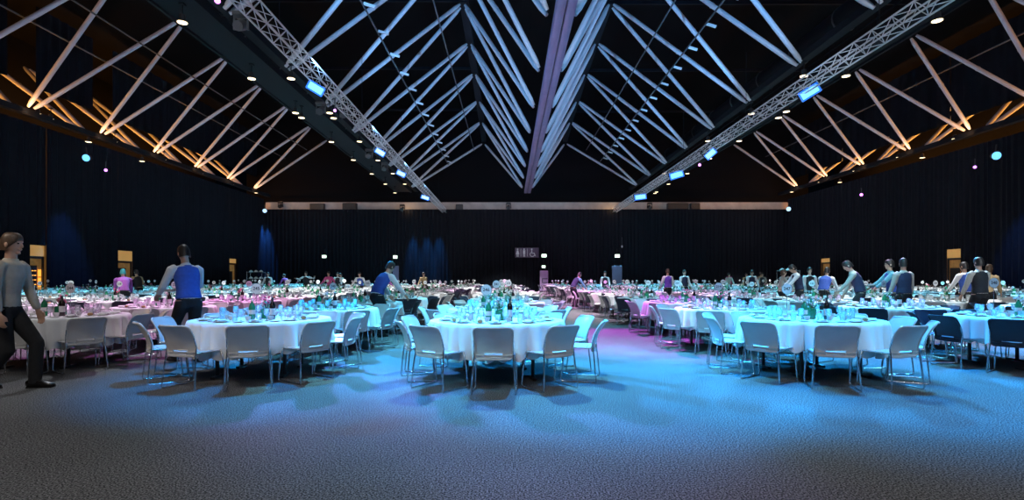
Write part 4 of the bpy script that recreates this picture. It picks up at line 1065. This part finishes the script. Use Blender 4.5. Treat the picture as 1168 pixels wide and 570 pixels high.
# cyan and warm keys added at the sides, raking the front tables
CY, WH, PK = (.14, .68, 1.0), (.90, .95, 1.0), (1.0, .52, .92)
lamp('front_key', 'SPOT', (-7.5, 3.0, 6.5), (-.1, 7.4, .8), (.16, .70, 1.0), 2300, 24, .7, .2)
lamp('front_key', 'SPOT', (11.0, 2.5, 6.5), (4.6, 7.6, .8), (.10, .55, 1.0), 1800, 24, .7, .2)
lamp('front_key', 'SPOT', (-10.5, 3.0, 6.5), (-3.4, 7.6, .8), (1.0, .82, .66), 900, 22, .7, .2)
# grid of added fill spots over the tables, mostly off the trusses
k = 0
rnd = random.Random(3)
for d in (9, 14, 20, 27, 35, 44, 52):
    for x in (-20, -13, -7.2, 0, 6, 11.4, 18, 25):
        if abs(x) > d + 3: continue
        col = [CY, WH, CY, WH, PK][(k * 3 + int(d)) % 5]; k += 1
        pw = {9: 3200, 14: 5200, 20: 8000, 27: 11000, 35: 13000, 44: 15000, 52: 15000}[d]
        if d == 9 and x == 0: col = (.16, .74, 1.0); pw = 7500
        if d == 9 and x in (-13, 11.4): col = CY; pw = 2000
        if d == 9 and x == -7.2: col = WH; pw = 1600
        if d == 9 and x == 6: col = CY; pw = 4200
        dy = 2.5 if k % 4 or d < 12 else -4.0
        lamp('table_fill', 'SPOT', (x, d + dy, 8.2), (x + rnd.uniform(-1, 1), d, 0), col, pw, 62, .8, .2)
# pink accents
lamp('pink_lamp', 'SPOT', (1.6, 18, 8.6), (2.6, 11.6, 0), (.80, .10, 1.0), 15000, 27, .6, .2)
lamp('pink_lamp', 'SPOT', (-7.2, 17, 8.2), (-7.4, 11, 0), (1.0, .16, .9), 2600, 36, .6, .2)
lamp('pink_lamp', 'SPOT', (11, 18, 8.2), (8.2, 11, 0), (.8, .25, 1.0), 4000, 28, .6, .2)
lamp('pink_lamp', 'SPOT', (1.6, 20, 8.6), (5.0, 25, 0), (1.0, .14, .9), 6000, 30, .6, .2)
lamp('pink_lamp', 'SPOT', (1.6, 42, 8.6), (3.0, 49, 1), (.8, .25, 1.0), 5000, 24, .6, .2)
# up-lighting of the roof from the trusses
for d in (14, 22, 30, 38, 46):
    f = 1.0 - (d - 14) / 48
    lamp('roof_uplight', 'SPOT', (-6.6, d - 4, 8.6), (-.5, d + 4, 17.5), (.17, .48, 1.0), 2500 * f, 110, .6, .15)
    lamp('roof_uplight', 'SPOT', (10.7, d - 4, 8.6), (3.9, d + 4, 17.5), (.17, .48, 1.0), 2500 * f, 110, .6, .15)
for d in (18, 28, 38, 48):
    lamp('truss_fill', 'SPOT', (-3.5, d - 5, 6.5), (-7.2, d + 2, 8.6), (.60, .78, 1.0), 700, 36, .7, .1)  # fill added in mid-air to brighten the lattice
    lamp('truss_fill', 'SPOT', (8, d - 5, 6.5), (11.4, d + 2, 8.6), (.60, .78, 1.0), 700, 36, .7, .1)
    lamp('roof_lilac', 'SPOT', (-12.5, d - 4, 8), (-22, d + 3, 13), (.66, .66, 1.0), 700, 100, .6, .3)
    lamp('roof_lilac', 'SPOT', (16, d - 4, 8), (26, d + 3, 13), (.66, .66, 1.0), 700, 100, .6, .3)
for d in (23.5, 28.5, 33.5, 38.5, 43.5, 48.5, 53.5):
    lamp('roof_warm', 'SPOT', (-25.7, d - .6, 10.0), (-22.5, d + 2.5, 13.5), (1.0, .48, .20), 190, 150, .6, .15)
    lamp('roof_warm', 'SPOT', (28.9, d - .6, 10.2), (26.2, d + 2.5, 13.5), (1.0, .48, .20), 190, 150, .6, .15)
    lamp('lobby_warm', 'POINT', (-30.8, d - 1.5, 10.2), (0, 0, 0), (1.0, .38, .06), 800, size=.2)
    lamp('lobby_warm', 'POINT', (34.2, d - 1.5, 10.4), (0, 0, 0), (1.0, .38, .06), 800, size=.2)
# drape grazers
lamp('drape_spot', 'SPOT', at(98.3, 180, 31.0) + Vector((.3, 0, 0)), (LX, 31.5, 0), (.04, .25, 1.0), 3000, 40, .7, .1)
lamp('drape_spot', 'SPOT', at(1136.5, 177.5, 30.6) + Vector((-.3, 0, 0)), (RX, 31, 0), (.04, .25, 1.0), 3000, 40, .7, .1)
lamp('drape_spot', 'SPOT', (-26.1, 56.4, 8.6), (-26.35, 56.75, 3), (.04, .25, 1.0), 14000, 30, .7, .1)
for x in (-10.4, -8.9, -7.6):
    lamp('drape_spot', 'SPOT', (x, 55.8, 9.0), (x, 57, 2.5), (.04, .34, 1.0), 10000, 22, .8, .1)
for x in (-11, 11): lamp('band_fill', 'POINT', (x, 56.6, 8.9), (0, 0, 0), WARM, 30, size=.1)  # lamps added without fixtures to brighten the pale band
for x in (-22, -3, 6, 25): lamp('band_fill', 'SPOT', (x, 48, 9.0), (x, 57.5, 9.0), (1.0, .85, .78), 350, 70, .8, .2)

w = bpy.data.worlds.new('world'); bpy.context.scene.world = w; w.use_nodes = True
w.node_tree.nodes['Background'].inputs[0].default_value = (.10, .20, .45, 1)
w.node_tree.nodes['Background'].inputs[1].default_value = .003
cam = bpy.data.cameras.new('camera'); co = bpy.data.objects.new('camera', cam); C.objects.link(co)
co.location = (0, 0, EYE); co.rotation_euler = (PI / 2, 0, 0)
cam.sensor_width = 36; cam.lens = 36 * FPX / 1168
cam.shift_x = (584 - VX) / 1168; cam.shift_y = (VY - 285) / 1168
cam.clip_end = 200
S = bpy.context.scene; S.camera = co
S.view_settings.view_transform = 'Standard'; S.view_settings.look = 'None'
S.view_settings.gamma = 1; S.view_settings.use_curve_mapping = False; S.view_settings.exposure = 0
S.cycles.max_bounces = 5; S.cycles.diffuse_bounces = 2; S.cycles.glossy_bounces = 3; S.cycles.transparent_max_bounces = 12
S.cycles.use_denoising = True
S.cycles.sample_clamp_indirect = 4
